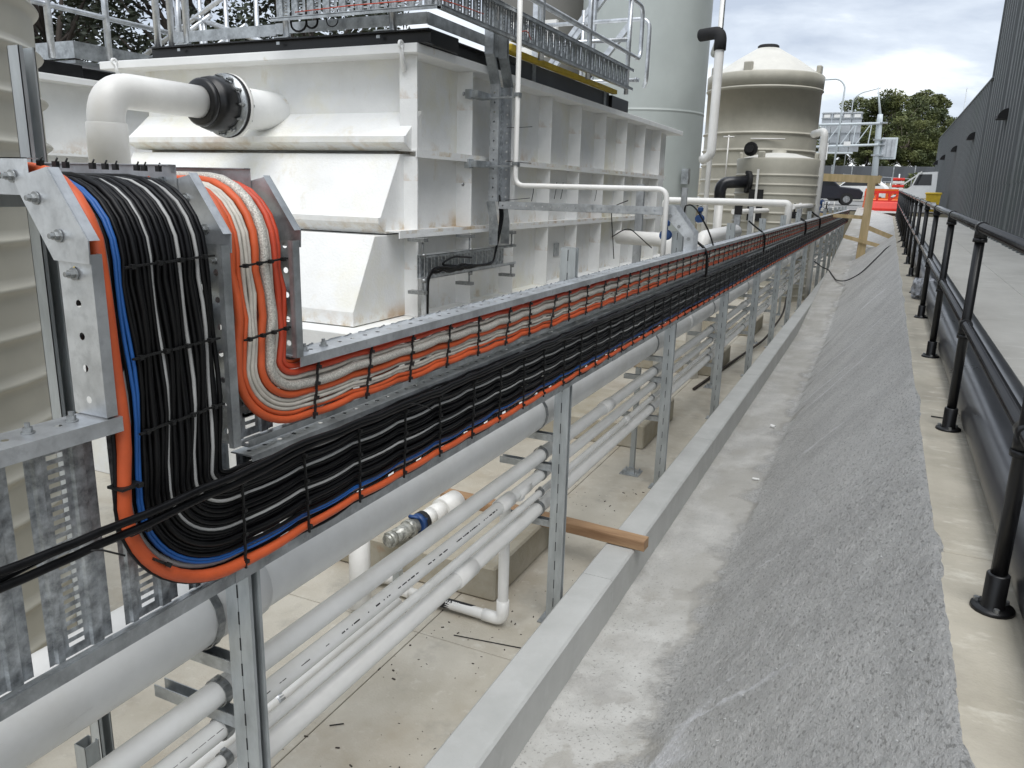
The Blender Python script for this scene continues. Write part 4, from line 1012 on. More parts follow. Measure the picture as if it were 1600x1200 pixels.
tag(MB().box((-3.03, 4.93, SLAB), (-2.99, 4.972, .64)).box((-2.989, 4.94, SLAB), (-2.985, 4.965, .64)).build('strut_stand', M['galv_light']), 'single bright strut leg under the left end of the tank side tray', 'strut')
rnd = random.Random(5)
for i in range(9):
    P = [(-3.0, 6.13 + rnd.uniform(-.02, .02), 1.25), (-2.95 + rnd.uniform(-.02, .02), 6.10 + .03 * rnd.random(), 1.1), (-2.96, 6.06 + .02 * rnd.random(), .90), (-2.97, 6.0, .70)]
    P += [(-2.97 + .02 * rnd.random(), 5.9 - .12 * k, .685 + rnd.uniform(-.012, .05) * (1 if k > 2 else .2)) for k in range(8)] + [(-2.97, 4.93, .67 + rnd.random() * .03), (-2.97, 4.915, .3)]
    if i % 3 == 0: P = P[:9] + [(-2.97, 5.1, .74), (-2.97, 5.3, .79), (-2.97, 5.6, .76)]
    loose(P, .008, 'thin black cable coiled in the short tray on the tank side', rad=.08, grp='black cables on the tank side')
for (y, z, a) in ((6.25, 1.82, .02), (6.25, 1.53, .0), (6.25, 1.22, .01), (6.7, 1.3, .2), (7.25, 1.32, .25), (7.42, 1.32, .25), (8.45, 1.3, .2), (10.1, 1.3, .2)):
    q = (-2.92, y, z + .06) if a > .1 else (-2.9, y + .32, z + a); p = (-2.94, y, z - .1) if a > .1 else (-2.94, y - .1, z - a)
    tag(MB().tube([p, ((p[0] + q[0]) / 2, (p[1] + q[1]) / 2 + .01, (p[2] + q[2]) / 2), q], .0032, 5).build('tie_tail', M['tie']), 'long uncut black cable tie tail standing off the tank side tray or conduit', 'cable tie', 'long tie tails at the white tank')

# ---------------------------------------------------------------- platform on the tank: beams, kick plates, rails, trays
pf = empty('tank_platform', 'galvanised walkway platform with pipe railings and black beams on top of the white tank', 'platform', loc=(-3.1, 5, 2.26))
def PF(mb, nm, m='galv'): o = mb.build(nm, M[m], pf); o.location = (3.1, -5, -2.26); return o
def ibeam(mb, a, b, h=.115, wd=.09):
    """I beam between a and b along x or y, bottom at the given z"""
    (x0, y0, z), (x1, y1, _z) = a, b
    if abs(x1 - x0) > abs(y1 - y0):
        for z0, z1, hw in ((z, z + .01, wd / 2), (z + .01, z + h - .01, .004), (z + h - .01, z + h, wd / 2)): mb.box((x0, y0 - hw, z0), (x1, y0 + hw, z1))
    else:
        for z0, z1, hw in ((z, z + .01, wd / 2), (z + .01, z + h - .01, .004), (z + h - .01, z + h, wd / 2)): mb.box((x0 - hw, y0, z0), (x0 + hw, y1, z1))
    return mb
PF(ibeam(MB(), (-5.65, 4.98, 2.264), (-2.98, 4.98, 2.264), .09), 'edge_beam', 'black_steel')
PF(ibeam(MB(), (-3.12, 5.03, 2.264), (-3.12, 6.6, 2.264), .10, .12), 'edge_beam', 'black_steel')
PF(MB().cbox((-3.18, 5.02, 2.266), (-3.02, 5.45, 2.375)), 'beam_end', 'black_steel')
PF(MB().cbox((-3.25, 9.2, 2.266), (-3.05, 9.85, 2.40)), 'beam_end', 'black_steel')
PF(MB().box((-5.6, 5.3, 2.37), (-3.15, 9.2, 2.385)), 'deck_grating', 'galv_rung')
for x in (-5.27, -4.25, -3.35): 
    PF(MB().box((x - .07, 4.93, 2.356), (x + .07, 5.05, 2.364)).box((x - .05, 4.935, 2.31), (x - .02, 4.94, 2.33)), 'base_plate', 'galv')
PF(MB().box((-5.46, 4.99, 2.385), (-4.35, 5.0, 2.465)), 'kick_plate', 'galv'); PF(MB().box((-4.35, 4.99, 2.395), (-3.02, 5.0, 2.47)), 'kick_plate', 'galv')
PF(MB().box((-3.02, 5.0, 2.39), (-3.01, 6.1, 2.47)), 'kick_plate', 'galv')
PF(MB().box((-3.10, 6.4, 2.27), (-3.09, 9.2, 2.42)), 'dark_panel', 'wall_grey')
for y in (6.95, 9.0): PF(MB().box((-3.088, y, 2.27), (-3.08, y + .08, 2.42)), 'panel_post', 'galv')
PF(MB().box((-3.10, 6.25, 2.425), (-3.04, 9.35, 2.47)), 'yellow_edge', 'yellow'); PF(MB().cbox((-3.07, 6.28, 2.42), (-2.98, 6.42, 2.48), .01), 'yellow_edge', 'yellow')
PF(MB().tube([(-3.0, 6.3, 2.55), (-3.0, 9.5, 2.55)], .050, 14), 'toe_tube', 'galv')
def rail(pts, r=.026, nm='handrail', rad=.14): return PF(MB().tube(bend(pts, rad, 7), r, 10), nm, 'galv_light')
for x in (-5.27, -5.44, -5.60, -4.25, -3.30): rail([(x, 5.0, 2.36), (x, 5.0, 3.5)], .028, 'stanchion')
for y in (6.9, 8.15, 9.5): rail([(-2.98, y, 2.44), (-2.98, y, 3.6)], .028, 'stanchion')
rail([(-2.98, 5.2, 2.90), (-2.98, 10.0, 2.90), (-2.98, 10.0, 3.5), (-2.98, 5.2, 3.5)], .026)
rail([(-4.8, 9.5, 3.05), (-2.98, 9.5, 3.05)], .026); rail([(-2.98, 9.9, 2.66), (-3.0, 9.9, 2.66)], .026)
rail([(-3.2, 11.0, 2.72), (-3.0, 10.4, 2.72), (-3.0, 10.4, 3.45), (-4.8, 10.4, 3.45)], .026)
rail([(-4.6, 10.4, 2.72), (-3.1, 10.4, 2.72)], .026); rail([(-3.9, 10.4, 2.4), (-3.9, 10.4, 3.6)], .026, 'stanchion')
# rails crossing behind: braces of a further tower
for (a, b_) in (((-6.0, 13.5, 3.0), (-4.7, 13.5, 4.6)), ((-5.9, 13.5, 3.0), (-4.6, 13.5, 4.6)), ((-5.2, 13.4, 2.8), (-4.2, 13.4, 4.0)), ((-4.85, 13.4, 2.6), (-4.85, 13.4, 5.2)), ((-5.9, 13.4, 2.6), (-5.9, 13.4, 5.2))):
    PF(MB().bar(a, b_, .09, .09, up=(0, 1, 0)), 'brace', 'galv_light')
PF(MB().box((-6.6, 13.6, 3.6), (-5.6, 13.7, 4.2)).box((-6.6, 13.5, 3.3), (-5.8, 13.6, 3.42)), 'tower_panel', 'pvc')
# perforated trays hung on the railings
def rail_tray(lab, along, a, b_, fixed, z0, z1):
    t = empty('platform_tray', lab, 'cable tray', loc=(a if along == 'x' else fixed, fixed if along == 'x' else a, z0))
    L = b_ - a; rot = (0, 0, R(-90)) if along == 'x' else (0, 0, 0)
    h = z1 - z0; m = MB(); P = [(0, 0), (.03, 0), (.035, .012), (.065, .012), (.07, 0)]
    v = []
    for (y_, x_) in P: v += [(x_, y_, 0), (x_, y_, h)]
    m.add(v, [(2 * i, 2 * i + 2, 2 * i + 3, 2 * i + 1) for i in range(4)])
    z = .01
    while z < h - .02: m.box((0, .07, z), (.001, .10, z + .012)); z += .022
    m.box((0, .10, 0), (.001, .125, h))
    me = m.mesh('tray_rung', M['galv_rung'])
    s = 0
    while s < L - .1:
        inst('tray_rung', me, t, ((s, 0, 0) if along == 'x' else (0, s, 0)), (0, 0, R(-90) if along == 'x' else 0)) if along != 'x' else inst('tray_rung', me, t, (s, 0, 0), (0, 0, R(-90)), (1, 1, 1))
        s += .14
    for z in (0, h):
        b = MB()
        if along == 'x': b.box((0, -.07, z - .004), (L, .01, z)); b.box((0, -.07, z - .022), (L, -.066, z + .006))
        else: b.box((-.01, 0, z - .004), (.07, L, z)); b.box((.066, 0, z - .024), (.07, L, z + .006))
        b.build('side_rail', M['galv'], t)
    return t
rail_tray('slotted cable tray hung across the front railing of the tank platform', 'x', -4.22, -2.82, 4.86, 2.46, 2.66)
rail_tray('long slotted cable tray hung along the side railing of the tank platform', 'y', 4.80, 9.15, -2.86, 2.46, 2.66)
for (P, lab) in (([(-4.0, 4.80, 2.49), (-3.5, 4.79, 2.50), (-2.83, 4.80, 2.50), (-2.80, 4.9, 2.50), (-2.79, 5.4, 2.52)], 'thin red cable lying in the platform tray at its corner'), ([(-2.79, 6.0, 2.50), (-2.77, 6.12, 2.54), (-2.79, 6.25, 2.49)], 'short red cable looping out of the platform tray above the riser')):
    tag(MB().tube(bend(P, .05, 4), .0035, 6).build('red_cable', M['cable_red']), lab, 'cable')
for i, (x, r) in enumerate(((-4.02, .07), (-3.9, .05), (-3.72, .05))):
    P = [(x + r * math.cos(a), 4.86, 2.43 + r * .8 * math.sin(a)) for a in [PI + PI * k / 8 for k in range(9)]]
    tag(MB().tube([(P[0][0], 4.86, 2.5)] + P + [(P[-1][0], 4.86, 2.5)], .008 if i < 2 else .004, 7).build('hanging_cable', M['cable_black']), 'black cable loop hanging under the front platform tray', 'cable', 'cable loops under the front platform tray')

# second tank's platform
p2 = empty('tank_platform', 'galvanised platform and railing on the second white tank at the left', 'platform', loc=(-7.5, 5.5, 2.26))
def P2(mb, nm, m='galv'): o = mb.build(nm, M[m], p2); o.location = (7.5, -5.5, -2.26); return o
P2(MB().cbox((-8.6, 5.25, 2.266), (-7.52, 5.75, 2.40)), 'edge_beam', 'black_steel'); P2(ibeam(MB(), (-7.55, 5.75, 2.266), (-7.55, 9, 2.266), .11), 'edge_beam', 'black_steel')
P2(MB().box((-8.4, 5.66, 2.46), (-7.52, 5.68, 2.62)), 'kick_plate'); P2(MB().box((-7.52, 5.66, 2.46), (-7.50, 9.5, 2.62)), 'kick_plate'); P2(MB().box((-8.4, 5.7, 2.42), (-7.55, 9.5, 2.45)), 'deck')
for y in (5.42, 6.06, 7.0): P2(MB().tube([(-7.5, y, 2.42), (-7.5, y, 3.6)], .034, 10), 'stanchion', 'galv_light')
for z in (2.90, 3.28): P2(MB().tube([(-7.5, 4.2, z), (-7.5, 7.05, z)], .026, 10), 'handrail', 'galv_light')
# stair between the tanks
sr = empty('access_stair', 'galvanised stair with sloping pipe rails rising between the white tanks', 'stair', loc=(-17, 13, SLAB))
def SR(mb, nm, m='galv_light'): o = mb.build(nm, M[m], sr); o.location = (17, -13, -SLAB); return o
dx = 6.5; dz = 2.75
for (x, z) in ((-19.5, 1.85), (-19.5, .95), (-19.5, .75)):
    for yv in (13.0, 14.0) if z > 1 else (13.0,):
        SR(MB().tube([(x, yv, z), (x + dx, yv, z + dz)], .05, 8), 'stair_rail')
for i in range(7): SR(MB().tube([(-19.2 + i * 1.0, 13, .9 + i * .42), (-19.2 + i * 1.0, 13, 2.0 + i * .42)], .04, 8), 'baluster')
st_ = MB().box((0, -.0, 0), (.3, .95, .03)).mesh('stair_tread', M['galv'])
for i in range(16): inst('stair_tread', st_, sr, (-2.6 + i * .4, .02, 1.75 + i * .169))
for x in (-13.3, -12.6, -11.8): SR(MB().tube([(x, 13, 2.2), (x, 13, 5.2)], .045, 8), 'baluster')
SR(MB().tube([(-15.4, 13.0, 3.75), (-11.5, 13, 5.4)], .05, 8), 'stair_rail'); SR(MB().tube([(-13.5, 13.0, 4.6), (-10.3, 13, 3.6)], .05, 8), 'stair_rail')

# ---------------------------------------------------------------- things in the trench
PLY = [(3.78, 4.66, .22), (7.0, 8.2, .24), (10.5, 11.7, .24), (14.0, 15.2, .24)]
for i, (y0, y1, h) in enumerate(PLY):
    o = MB().cbox((-3.3, y0, SLAB + .001), (-1.82, y1, SLAB + h), .012).build('concrete_plinth', M['conc_plinth'])
    tag(o, ['nearest concrete plinth, holding the valve and the timber offcut', 'second concrete plinth, behind the slim strut with the base plate', 'third concrete plinth along the trench', 'farthest concrete plinth along the trench'][i], 'plinth', 'concrete plinths on the trench floor')
tb = MB(); n = 14; vs = []
A = Vector((-2.62, 4.56, -.838)); B = Vector((-1.105, 4.50, -.862)); d = (B - A).normalized(); s_ = Vector((-d.y, d.x, 0)); uz = Vector((0, 0, 1))
for i in range(n + 1):
    c = A.lerp(B, i / n); k = .002 * noise.noise(c * 12)
    for (a, b_) in ((-.045, -.034), (.045, -.034), (.047, -.030), (.047, .030), (.043, .035), (-.043, .035), (-.047, .03), (-.047, -.03)):
        vs.append(c + s_ * (a + k) + uz * (b_ + .002 * noise.noise(c * 9 + Vector((a * 40, 0, 0)))))
m8 = 8
tb.add(vs, [(i * m8 + j, i * m8 + (j + 1) % m8, (i + 1) * m8 + (j + 1) % m8, (i + 1) * m8 + j) for i in range(n) for j in range(m8)] + [tuple(reversed(range(m8))), tuple(n * m8 + j for j in range(m8))])
tag(tb.build('timber_offcut', M['timber']), 'weathered brown timber offcut lying across the kerb behind the second strut post', 'timber')
# valve on the plinth
vv = empty('clear_valve', 'clear bodied valve with blue collar on a white pipe lying on the near plinth', 'valve', loc=(-2.45, 3.9, -.80))
def VV(mb, nm, m): o = mb.build(nm, m, vv); o.location = (2.45, -3.9, .80); return o
ax = [(-2.50, 3.66, -.805), (-2.405, 4.28, -.775)]
a0, a1 = Vector(ax[0]), Vector(ax[1]); D = (a1 - a0)
def vt(t0, t1, r0, r1=None, n=16): return MB().tube([a0 + D * t0, a0 + D * t1], [r0, r1 or r0], n)
VV(vt(0, .10, .036), 'end_cap', M['clear']); VV(vt(.03, .09, .052, n=8), 'end_nut', M['clear']); VV(vt(.10, .42, .048, .052), 'clear_body', M['clear'])
VV(vt(.30, .36, .060), 'union_ring', M['clear']); VV(vt(.44, .50, .064), 'blue_collar', M['blue']); VV(MB().tube([a0 + D * .5 + Vector((.05, 0, .03)), a0 + D * .40 + Vector((-.02, -.02, .07)), a0 + D * .52 + Vector((-.06, 0, .02))], .012, 8), 'blue_handle', M['blue'])
VV(vt(.50, .56, .066), 'black_ring', M['dark']); VV(vt(.56, .68, .058), 'white_nut', M['pvc']); VV(vt(.68, .86, .062), 'white_union', M['pvc']); VV(vt(.84, 1.1, .080, .082, 22), 'white_socket', M['pvc'])
# drain pipe loop
lp = empty('drain_pipe', 'white drain pipe dropping from the stack and running level with a black WATER label', 'pipe', loc=(-1.66, 3.56, SLAB))
def LP(mb, nm, m): o = mb.build(nm, m, lp); o.location = (1.66, -3.56, -SLAB); return o
LP(MB().tube(bend([(-1.545, 3.50, -.26), (-1.66, 3.56, -.31), (-1.66, 3.56, -1.052), (-2.30, 3.58, -1.052)], .05, 6), .030, 14), 'pipe_run', M['pvc'])
LP(MB().tube(bend([(-1.66, 3.56, -.93), (-1.66, 3.56, -1.052), (-1.78, 3.564, -1.052)], .05, 6), .036, 14), 'elbow', M['pvc'])
LP(MB().tube([(-1.545, 3.44, -.233), (-1.545, 3.58, -.233)], .034, 14), 'tee', M['pvc']); LP(MB().tube([(-2.28, 3.58, -1.052), (-2.36, 3.585, -1.052)], .037, 14), 'end_socket', M['pvc'])
LP(MB().lathe([(.0304, -2.12), (.0309, -2.11), (.0309, -1.86), (.0304, -1.85)], c=(0, 3.572, -1.052), n=16, axis='x'), 'label_band', M['dark'])
td = bpy.data.curves.new('label_text', 'FONT'); td.body = 'WATER'; td.size = .034; td.align_x = 'CENTER'; td.align_y = 'CENTER'
td.materials.append(M['whitep']); _to = bpy.data.objects.new('tmp', td); COL.objects.link(_to); bpy.context.view_layer.update()
to = bpy.data.objects.new('label_text', bpy.data.meshes.new_from_object(_to)); bpy.data.objects.remove(_to); COL.objects.link(to); to.parent = lp
to.location = (-1.985 + 1.66, 3.572 - .0309 * .72 - .0015 - 3.56, -1.052 + .0309 * .72 + .001 - SLAB); to.rotation_euler = (R(42), 0, 0)
tag(MB().box((-2.42, 3.60, SLAB), (-2.375, 3.645, -.95)).build('pipe_support', M['galv_post']), 'short strut support under the level drain pipe', 'support')
fp = empty('floor_pipe', 'bright white pipe with grey couplings lying near the trench floor at the lower left', 'pipe', loc=(-2.24, 3.0, -1.0))
MB().tube([(0.02, .35, .02), (0, -1.0, 0), (0, -3.0, 0)], .030, 14).build('pipe_run', M['pvc'], fp)
c = MB(); c.lathe([(.031, -.02), (.038, -.02), (.038, .02), (.031, .02)], c=(0, -.62, 0), n=16, axis='y'); c.build('coupling', M['galv_light'], fp)
c = MB(); c.lathe([(.031, -.06), (.036, -.06), (.036, .06), (.031, .06)], c=(0, .02, 0), n=16, axis='y'); c.build('coupling', M['pvc'], fp)
pipe([(-2.62, 3.55, -.45), (-2.44, 3.30, -1.06)], .062, 'short sloping white pipe stub beside the near plinth', 'sloping_pipe', n=16)
pipe([(-2.62, 3.62, -1.04), (-2.38, 3.68, -1.04)], .04, 'white pipe end on the floor beside the near plinth', 'pipe_stub')
for (x0, y0, x1, y1, lab) in ((-1.86, 3.36, -1.46, 3.42, 'thin black rod lying on the trench floor beside the drain pipe'), (-2.0, 2.45, -1.95, 2.49, 'short dark twig on the trench floor')):
    tag(MB().tube([(x0, y0, SLAB + .005), (x1, y1, SLAB + .005)], .003, 5).build('rod', M['dark']), lab, 'rod')
# litter chips on floor and slope: uncountable crumbs
ch = MB(); rnd = random.Random(3)
def chip(x, y, z, s):
    a = rnd.random() * PI; c_, s2 = math.cos(a), math.sin(a); L = s * rnd.uniform(.6, 2.4); h = s * .5
    ch.obox((x, y, z + h * .5), L, s * rnd.uniform(.4, .9), h, (c_, s2, rnd.uniform(-.1, .1)), (-s2, c_, 0), (0, 0, 1))
for i in range(200): chip(rnd.uniform(-2.3, -1.42), rnd.uniform(2.1, 6), SLAB, rnd.choice((.003, .004, .005, .009)))
tag(ch.build('floor_litter', M['bark']), kind='stuff')
ch = MB()
for i in range(900):
    y = 1.2 + 9 * rnd.random() ** 1.6; x = rnd.uniform(-1.12, .28); chip(x, y, shot_z(x, y) + .003, rnd.choice((.003, .004, .006)) * (1.0 if x > -.7 else .7))
tag(ch.build('loose_grit', M['conc_kerb']), kind='stuff')
b = MB(); b.lathe([(.018, -.028), (.018, .028), (.014, .028), (.014, -.028), (.018, -.028)], n=14, axis='x'); o = b.build('pipe_offcut', M['whitep']); o.location = (-.80, 8.5, shot_z(-.8, 8.5) + .018); o.rotation_euler = (0, 0, -.5); tag(o, 'small white pipe offcut lying on the flat strip by the slope', 'pipe offcut')
o = MB().cbox((-.03, -.012, 0), (.03, .012, .014), .003).build('plastic_scrap', M['whitep']); o.location = (-.73, 6.75, shot_z(-.73, 6.75) + .002); tag(o, 'tiny white plastic scrap on the flat strip nearer than the pipe offcut', 'scrap')
# stub on the buff ledge: rod near the second post
tag(MB().tube([(.395, 5.0, wz(5) + .006), (.47, 4.98, wz(5) + .008)], .004, 5).build('rod', M['dark']), 'thin dark rod lying on the ledge against a handrail post', 'rod')
# black hose over the slope in the distance
P = [(-1.42, 20.5, -.2), (-1.32, 22.5, -.50), (-1.15, 22.4, -.55), (-.85, 20.6, toe(20.6) + .06), (-.60, 20.0, -.58), (-.32, 19.7, shot_z(-.32, 19.7) + .03), (.0, 20.4, shot_z(0, 20.4) + .03), (.15, 21, shot_z(.15, 21) + .03), (.40, 21.0, wz(21) + .02), (.8, 21.3, wz(21) + .3)]
tag(MB().tube(bend(P, .4, 5), .014, 8).build('black_hose', M['cable_black']), 'black hose looping over the kerb and across the sprayed slope in the distance', 'hose')
tag(MB().tube(bend([(-1.9, 9.6, -1.08), (-1.75, 11.5, -1.07), (-1.55, 13.5, -1.03), (-1.5, 15.5, -.85), (-1.6, 17, -.5)], .5, 5), .018, 8).build('brown_hose', M['bark']), 'brown hose trailing on the trench floor behind the distant posts', 'hose')

# valves and stub struts behind the tray
def valve(x, y, z, lab, s=1.0, extra=True):
    t = empty('blue_valve', lab, 'valve', 'blue valves behind the long tray', (x, y, z))
    for q in (-.11, .07): MB().tube([(0, q * s, 0), (0, (q + .04) * s, 0)], .095 * s, 14).build('flange', M['blue'], t)
    MB().tube([(0, -.08 * s, 0), (0, .08 * s, 0)], .06 * s, 14).tube([(0, 0, 0), (0, 0, .16 * s)], .035 * s, 10).build('valve_body', M['blue'], t)
    MB().cbox((-.06 * s, -.07 * s, .16 * s), (.06 * s, .07 * s, .27 * s), .01).build('actuator', M['blue'], t)
    MB().cbox((-.03 * s, -.03 * s, .27 * s), (.03 * s, .03 * s, .31 * s), .004).build('cap', M['galv'], t)
    return t
valve(-1.80, 7.2, .93, 'blue valve standing beside the elbow of the bridge tray', .5)
valve(-2.0, 9.6, 1.02, 'blue valve with actuator above the fat white pipe elbow', .5)
for i, (y, z) in enumerate(((20.2, .92), (22.6, .98), (25.0, .96), (28.0, .92))):
    valve(-1.9, y, z, ['blue valve just beyond the tan tanks', 'second blue valve beyond the tan tanks', 'third blue valve beyond the tan tanks', 'farthest blue valve beyond the tan tanks'][i], 1.15)
cs = MB().box((0, 0, 0), (.09, .003, 1)).box((0, .0, 0), (.003, .041, 1)).box((.087, 0, 0), (.09, .041, 1)).box((.043, -.002, 0), (.047, .0, 1)).mesh('upright', M['galv_light'])
for i, (x, y, z, h) in enumerate(((-1.75, 7.5, 0, 1.08), (-2.0, 12.0, 0, 1.15), (-2.6, 8.9, -.1, 1.5), (-2.4, 16.0, 0, 1.1), (-2.9, 12.4, -.1, 1.5))):
    t = empty('strut_stub', ['bright strut stub behind the tray next to the near blue valve', 'bright strut stub with a small dark box behind the tray', 'strut standing by the white conduit', 'strut stub in front of the shorter tan tank', 'strut standing at the far end of the white tank'][i], 'strut', 'strut stubs behind the tray', (x, y, z)); inst('upright', cs, t, sc=(1, 1, h))
    if i == 1: MB().box((.0, -.02, 1.03), (.11, -.004, 1.16)).build('dark_box', M['dark'], t)
loose([(-1.62, 7.1, 1.12), (-1.62, 7.1, 1.2), (-1.5, 6.9, 1.22), (-1.35, 6.9, 1.0), (-1.31, 7.0, .84)], .007, 'thin black cable arching from the blue valve down onto the tray', rad=.12)
loose([(-2.6, 8.2, .6), (-2.6, 8.0, 1.15), (-2.45, 8.1, 1.22)], .005, 'black cable rising behind the white conduit bend', rad=.1)
loose([(-1.95, 7.3, .8), (-2.1, 7.0, 1.0), (-2.25, 7.0, .9)], .005, 'black cable looping behind the bright strut stub', rad=.12)
rnd = random.Random(8)
for i in range(14):
    y = 17 + i * 1.05
    o = MB().cbox((-.05, -.05, 0), (.05, .05, rnd.uniform(.10, .26)), .008).tube([(0, 0, .1), (0, 0, .3)], .02, 7).build('instrument_box', rnd.choice((M['galv_light'], M['pvc'], M['blue'], M['dark']))); o.location = (-1.62 - rnd.random() * .3, y, .88)
    tag(o, 'small instrument box on the far part of the tray line', 'box', 'instrument boxes along the far tray')

# ---------------------------------------------------------------- timber frame at the end of the tray
tf = empty('timber_scaffold', 'pale pine scaffold of posts and beams straddling the end of the cable tray', 'frame', loc=(-.54, 24, -.48))
def TF(mb, nm='timber_beam', m='pine'): o = mb.build(nm, M[m], tf); o.location = (.54, -24, .48); return o
TF(MB().bar((-.46, 24, -.60), (-.42, 24, 1.78), .20, .14), 'timber_post'); TF(MB().bar((-.56, 24.0, -.6), (-.52, 24, .9), .05, .04), 'timber_post')
TF(MB().bar((-2.1, 24, 1.87), (-.20, 24, 1.82), .13, .20)); TF(MB().bar((-.32, 24.1, 1.70), (-.22, 24.1, 1.92), .22, .10)); TF(MB().bar((-2.1, 24.1, .86), (-.40, 24.1, .80), .06, .10))
TF(MB().bar((-.95, 23.9, .28), (.34, 23.9, -.02), .05, .10)); TF(MB().bar((-.40, 24.0, .55), (.46, 24.2, .22), .05, .12)); TF(MB().bar((-1.95, 24.2, -1.3), (-1.95, 24.2, 1.85), .09, .09), 'timber_post')
o = MB().cbox((-.2, -.06, 0), (.25, .06, .06), .005).build('concrete_scrap', M['whitep']); o.location = (-.25, 24.6, shot_z(-.25, 24.6) + .0); tag(o, 'pale scrap of board lying beside the timber frame', 'board')

# ---------------------------------------------------------------- far yard: barriers, vehicles, bin, fences
def barrier(x, y, z, rot, lab, m):
    t = empty('traffic_barrier', lab, 'barrier', 'red plastic barriers', (x, y, z)); t.rotation_euler = (0, 0, rot)
    b = MB(); pr = [(-.20, 0), (.20, 0), (.20, .12), (.09, .38), (.06, .42), (-.06, .42), (-.09, .38), (-.20, .12)]
    b.prism(pr, 'x', -.75, .75); b.prism([(-.05, .42), (.05, .42), (.05, .48), (-.05, .48)], 'x', -.75, .75); b.build('barrier_base', m, t)
    b = MB(); b.box((-.75, -.04, .78), (.75, .04, .9)); 
    for q in (-.72, -.25, .25, .72): b.box((q - .05, -.04, .48), (q + .05, .04, .78))
    b.bar((-.68, 0, .5), (-.30, 0, .78), .06, .06, up=(0, 1, 0)); b.bar((.30, 0, .5), (.68, 0, .78), .06, .06, up=(0, 1, 0)); b.build('barrier_frame', m, t)
    return t
for i, (x, r) in enumerate(((-.14, .06),)):
    barrier(x, 39.9 + .2 * i, .79, r, ['red plastic barrier nearest the black handrail', 'red plastic barrier behind the timber post', 'red plastic barrier left of the timber post', 'leftmost red plastic barrier'][i], M['red'])
tag(MB().box((-.9, 39.5, .72), (.5, 39.62, .80)).build('white_kerb', M['whitep']), 'white kerb line at the foot of the red barriers', 'kerb')
barrier(-.25, 42.5, .90, .3, 'orange plastic barrier standing behind the red ones', M['orange_p'])
t = empty('sign_mast', 'red and white banded mast behind the red barriers', 'mast', loc=(.45, 46, .8))
for i in range(7): MB().cbox((-.28, -.12, .45 + i * .17), (.28, .12, .58 + i * .17), .02).build('mast_band', M['red'] if i % 2 == 0 else M['whitep'], t)
MB().tube([(0, 0, 0), (0, 0, 1.8)], .05, 8).build('mast_pole', M['galv'], t)
# white truck
tk = empty('white_truck', 'white light truck parked beyond the end of the handrail', 'truck', loc=(1.55, 55, 1.0))
MB().prism([(-2.6, .45), (2.4, .45), (2.4, .95), (.6, 1.0), (.35, 1.15), (.0, 1.95), (-1.3, 2.0), (-1.35, 1.05), (-2.6, 1.0)], 'x', -.0, 1.7).build('cab', M['whitep'], tk).rotation_euler = (0, 0, .9)
o = MB().prism([(-.1, 1.2), (.22, 1.2), (-.08, 1.85), (-.95, 1.85), (-1.0, 1.2)], 'x', -.012, 1.712).build('side_window', M['glass_dark'], tk); o.rotation_euler = (0, 0, .9)
for y in (-1.7, 1.6):
    for x in (.1, 1.6):
        o = MB().tube([(x - .12, y, .42), (x + .12, y, .42)], .42, 20).build('wheel', M['dark'], tk); o.rotation_euler = (0, 0, .9)
MB().bar((-.9, -.2, 1.1), (.2, -.2, 2.0), .08, .08).build('mirror_arm', M['whitep'], tk)
# wheelie bin
wb = empty('yellow_bin', 'wheeled bin with yellow lid and body against the shed wall', 'bin', loc=(1.95, 42, .63))
MB().add([(-.24, -.26, .08), (.24, -.26, .08), (.24, .26, .08), (-.24, .26, .08), (-.3, -.33, .95), (.3, -.33, .95), (.3, .33, .95), (-.3, .33, .95)], [(0, 3, 2, 1), (0, 1, 5, 4), (1, 2, 6, 5), (2, 3, 7, 6), (3, 0, 4, 7), (4, 5, 6, 7)]).build('bin_body', M['yellow'], wb)
MB().cbox((-.34, -.37, .95), (.34, .37, 1.05), .03).build('lid', M['yellow'], wb); MB().box((-.12, -.345, .3), (.14, -.32, .6)).build('front_label', M['whitep'], wb)
MB().tube([(-.28, .28, .1), (.28, .28, .1)], .1, 12).build('wheel', M['dark'], wb)
# dark car and a pale one
def car(x, y, z, rot, m, lab):
    t = empty('parked_car', lab, 'car', loc=(x, y, z)); t.rotation_euler = (0, 0, rot)
    b = MB(); b.prism([(-2.2, .35), (2.2, .35), (2.25, .75), (2.0, .95), (1.0, 1.05), (.4, 1.55), (-1.4, 1.6), (-2.1, 1.1), (-2.25, .8)], 'y', -.88, .88); bevel(b.build('body', m, t), .07, 3)
    MB().prism([(.85, 1.08), (.35, 1.48), (-1.3, 1.52), (-1.85, 1.12)], 'y', -.885, .885).build('side_window', M['glass_dark'], t)
    for a in (-1.4, 1.4):
        for s in (-.8, .8):
            w_ = MB().tube([(a, s - .11, .34), (a, s + .11, .34)], .34, 22).build('wheel', M['dark'], t)
            MB().tube([(a, s - .115, .34), (a, s + .115, .34)], .19, 12).build('rim', M['galv'], w_)
    return t
car(-3.55, 50, .92, .1, M['carpaint'], 'dark car parked behind the timber frame beam')
car(-2.2, 64, 1.12, 3.0, M['whitep'], 'white car parked beyond the dark car')
rw = MB()
tag(MB().cbox((-3.3, 67, .95), (1.0, 67.3, 2.25), .02).build('low_wall', M['conc_walk']), 'low pale concrete wall behind the barriers', 'wall')
fe = empty('mesh_fence', 'grey mesh gate fence beyond the low pale wall', 'fence', loc=(0, 74, 1.2))
for i in range(8): MB().box((-3.6 + i * .75, 0, 0), (-3.55 + i * .75, .05, 2.15 - i * .05)).build('fence_post', M['galv_light'], fe)
for z in (.9, 2.1): MB().bar((-3.6, 0, z), (1.8, 0, z - .3), .05, .05).build('fence_rail', M['galv_light'], fe)
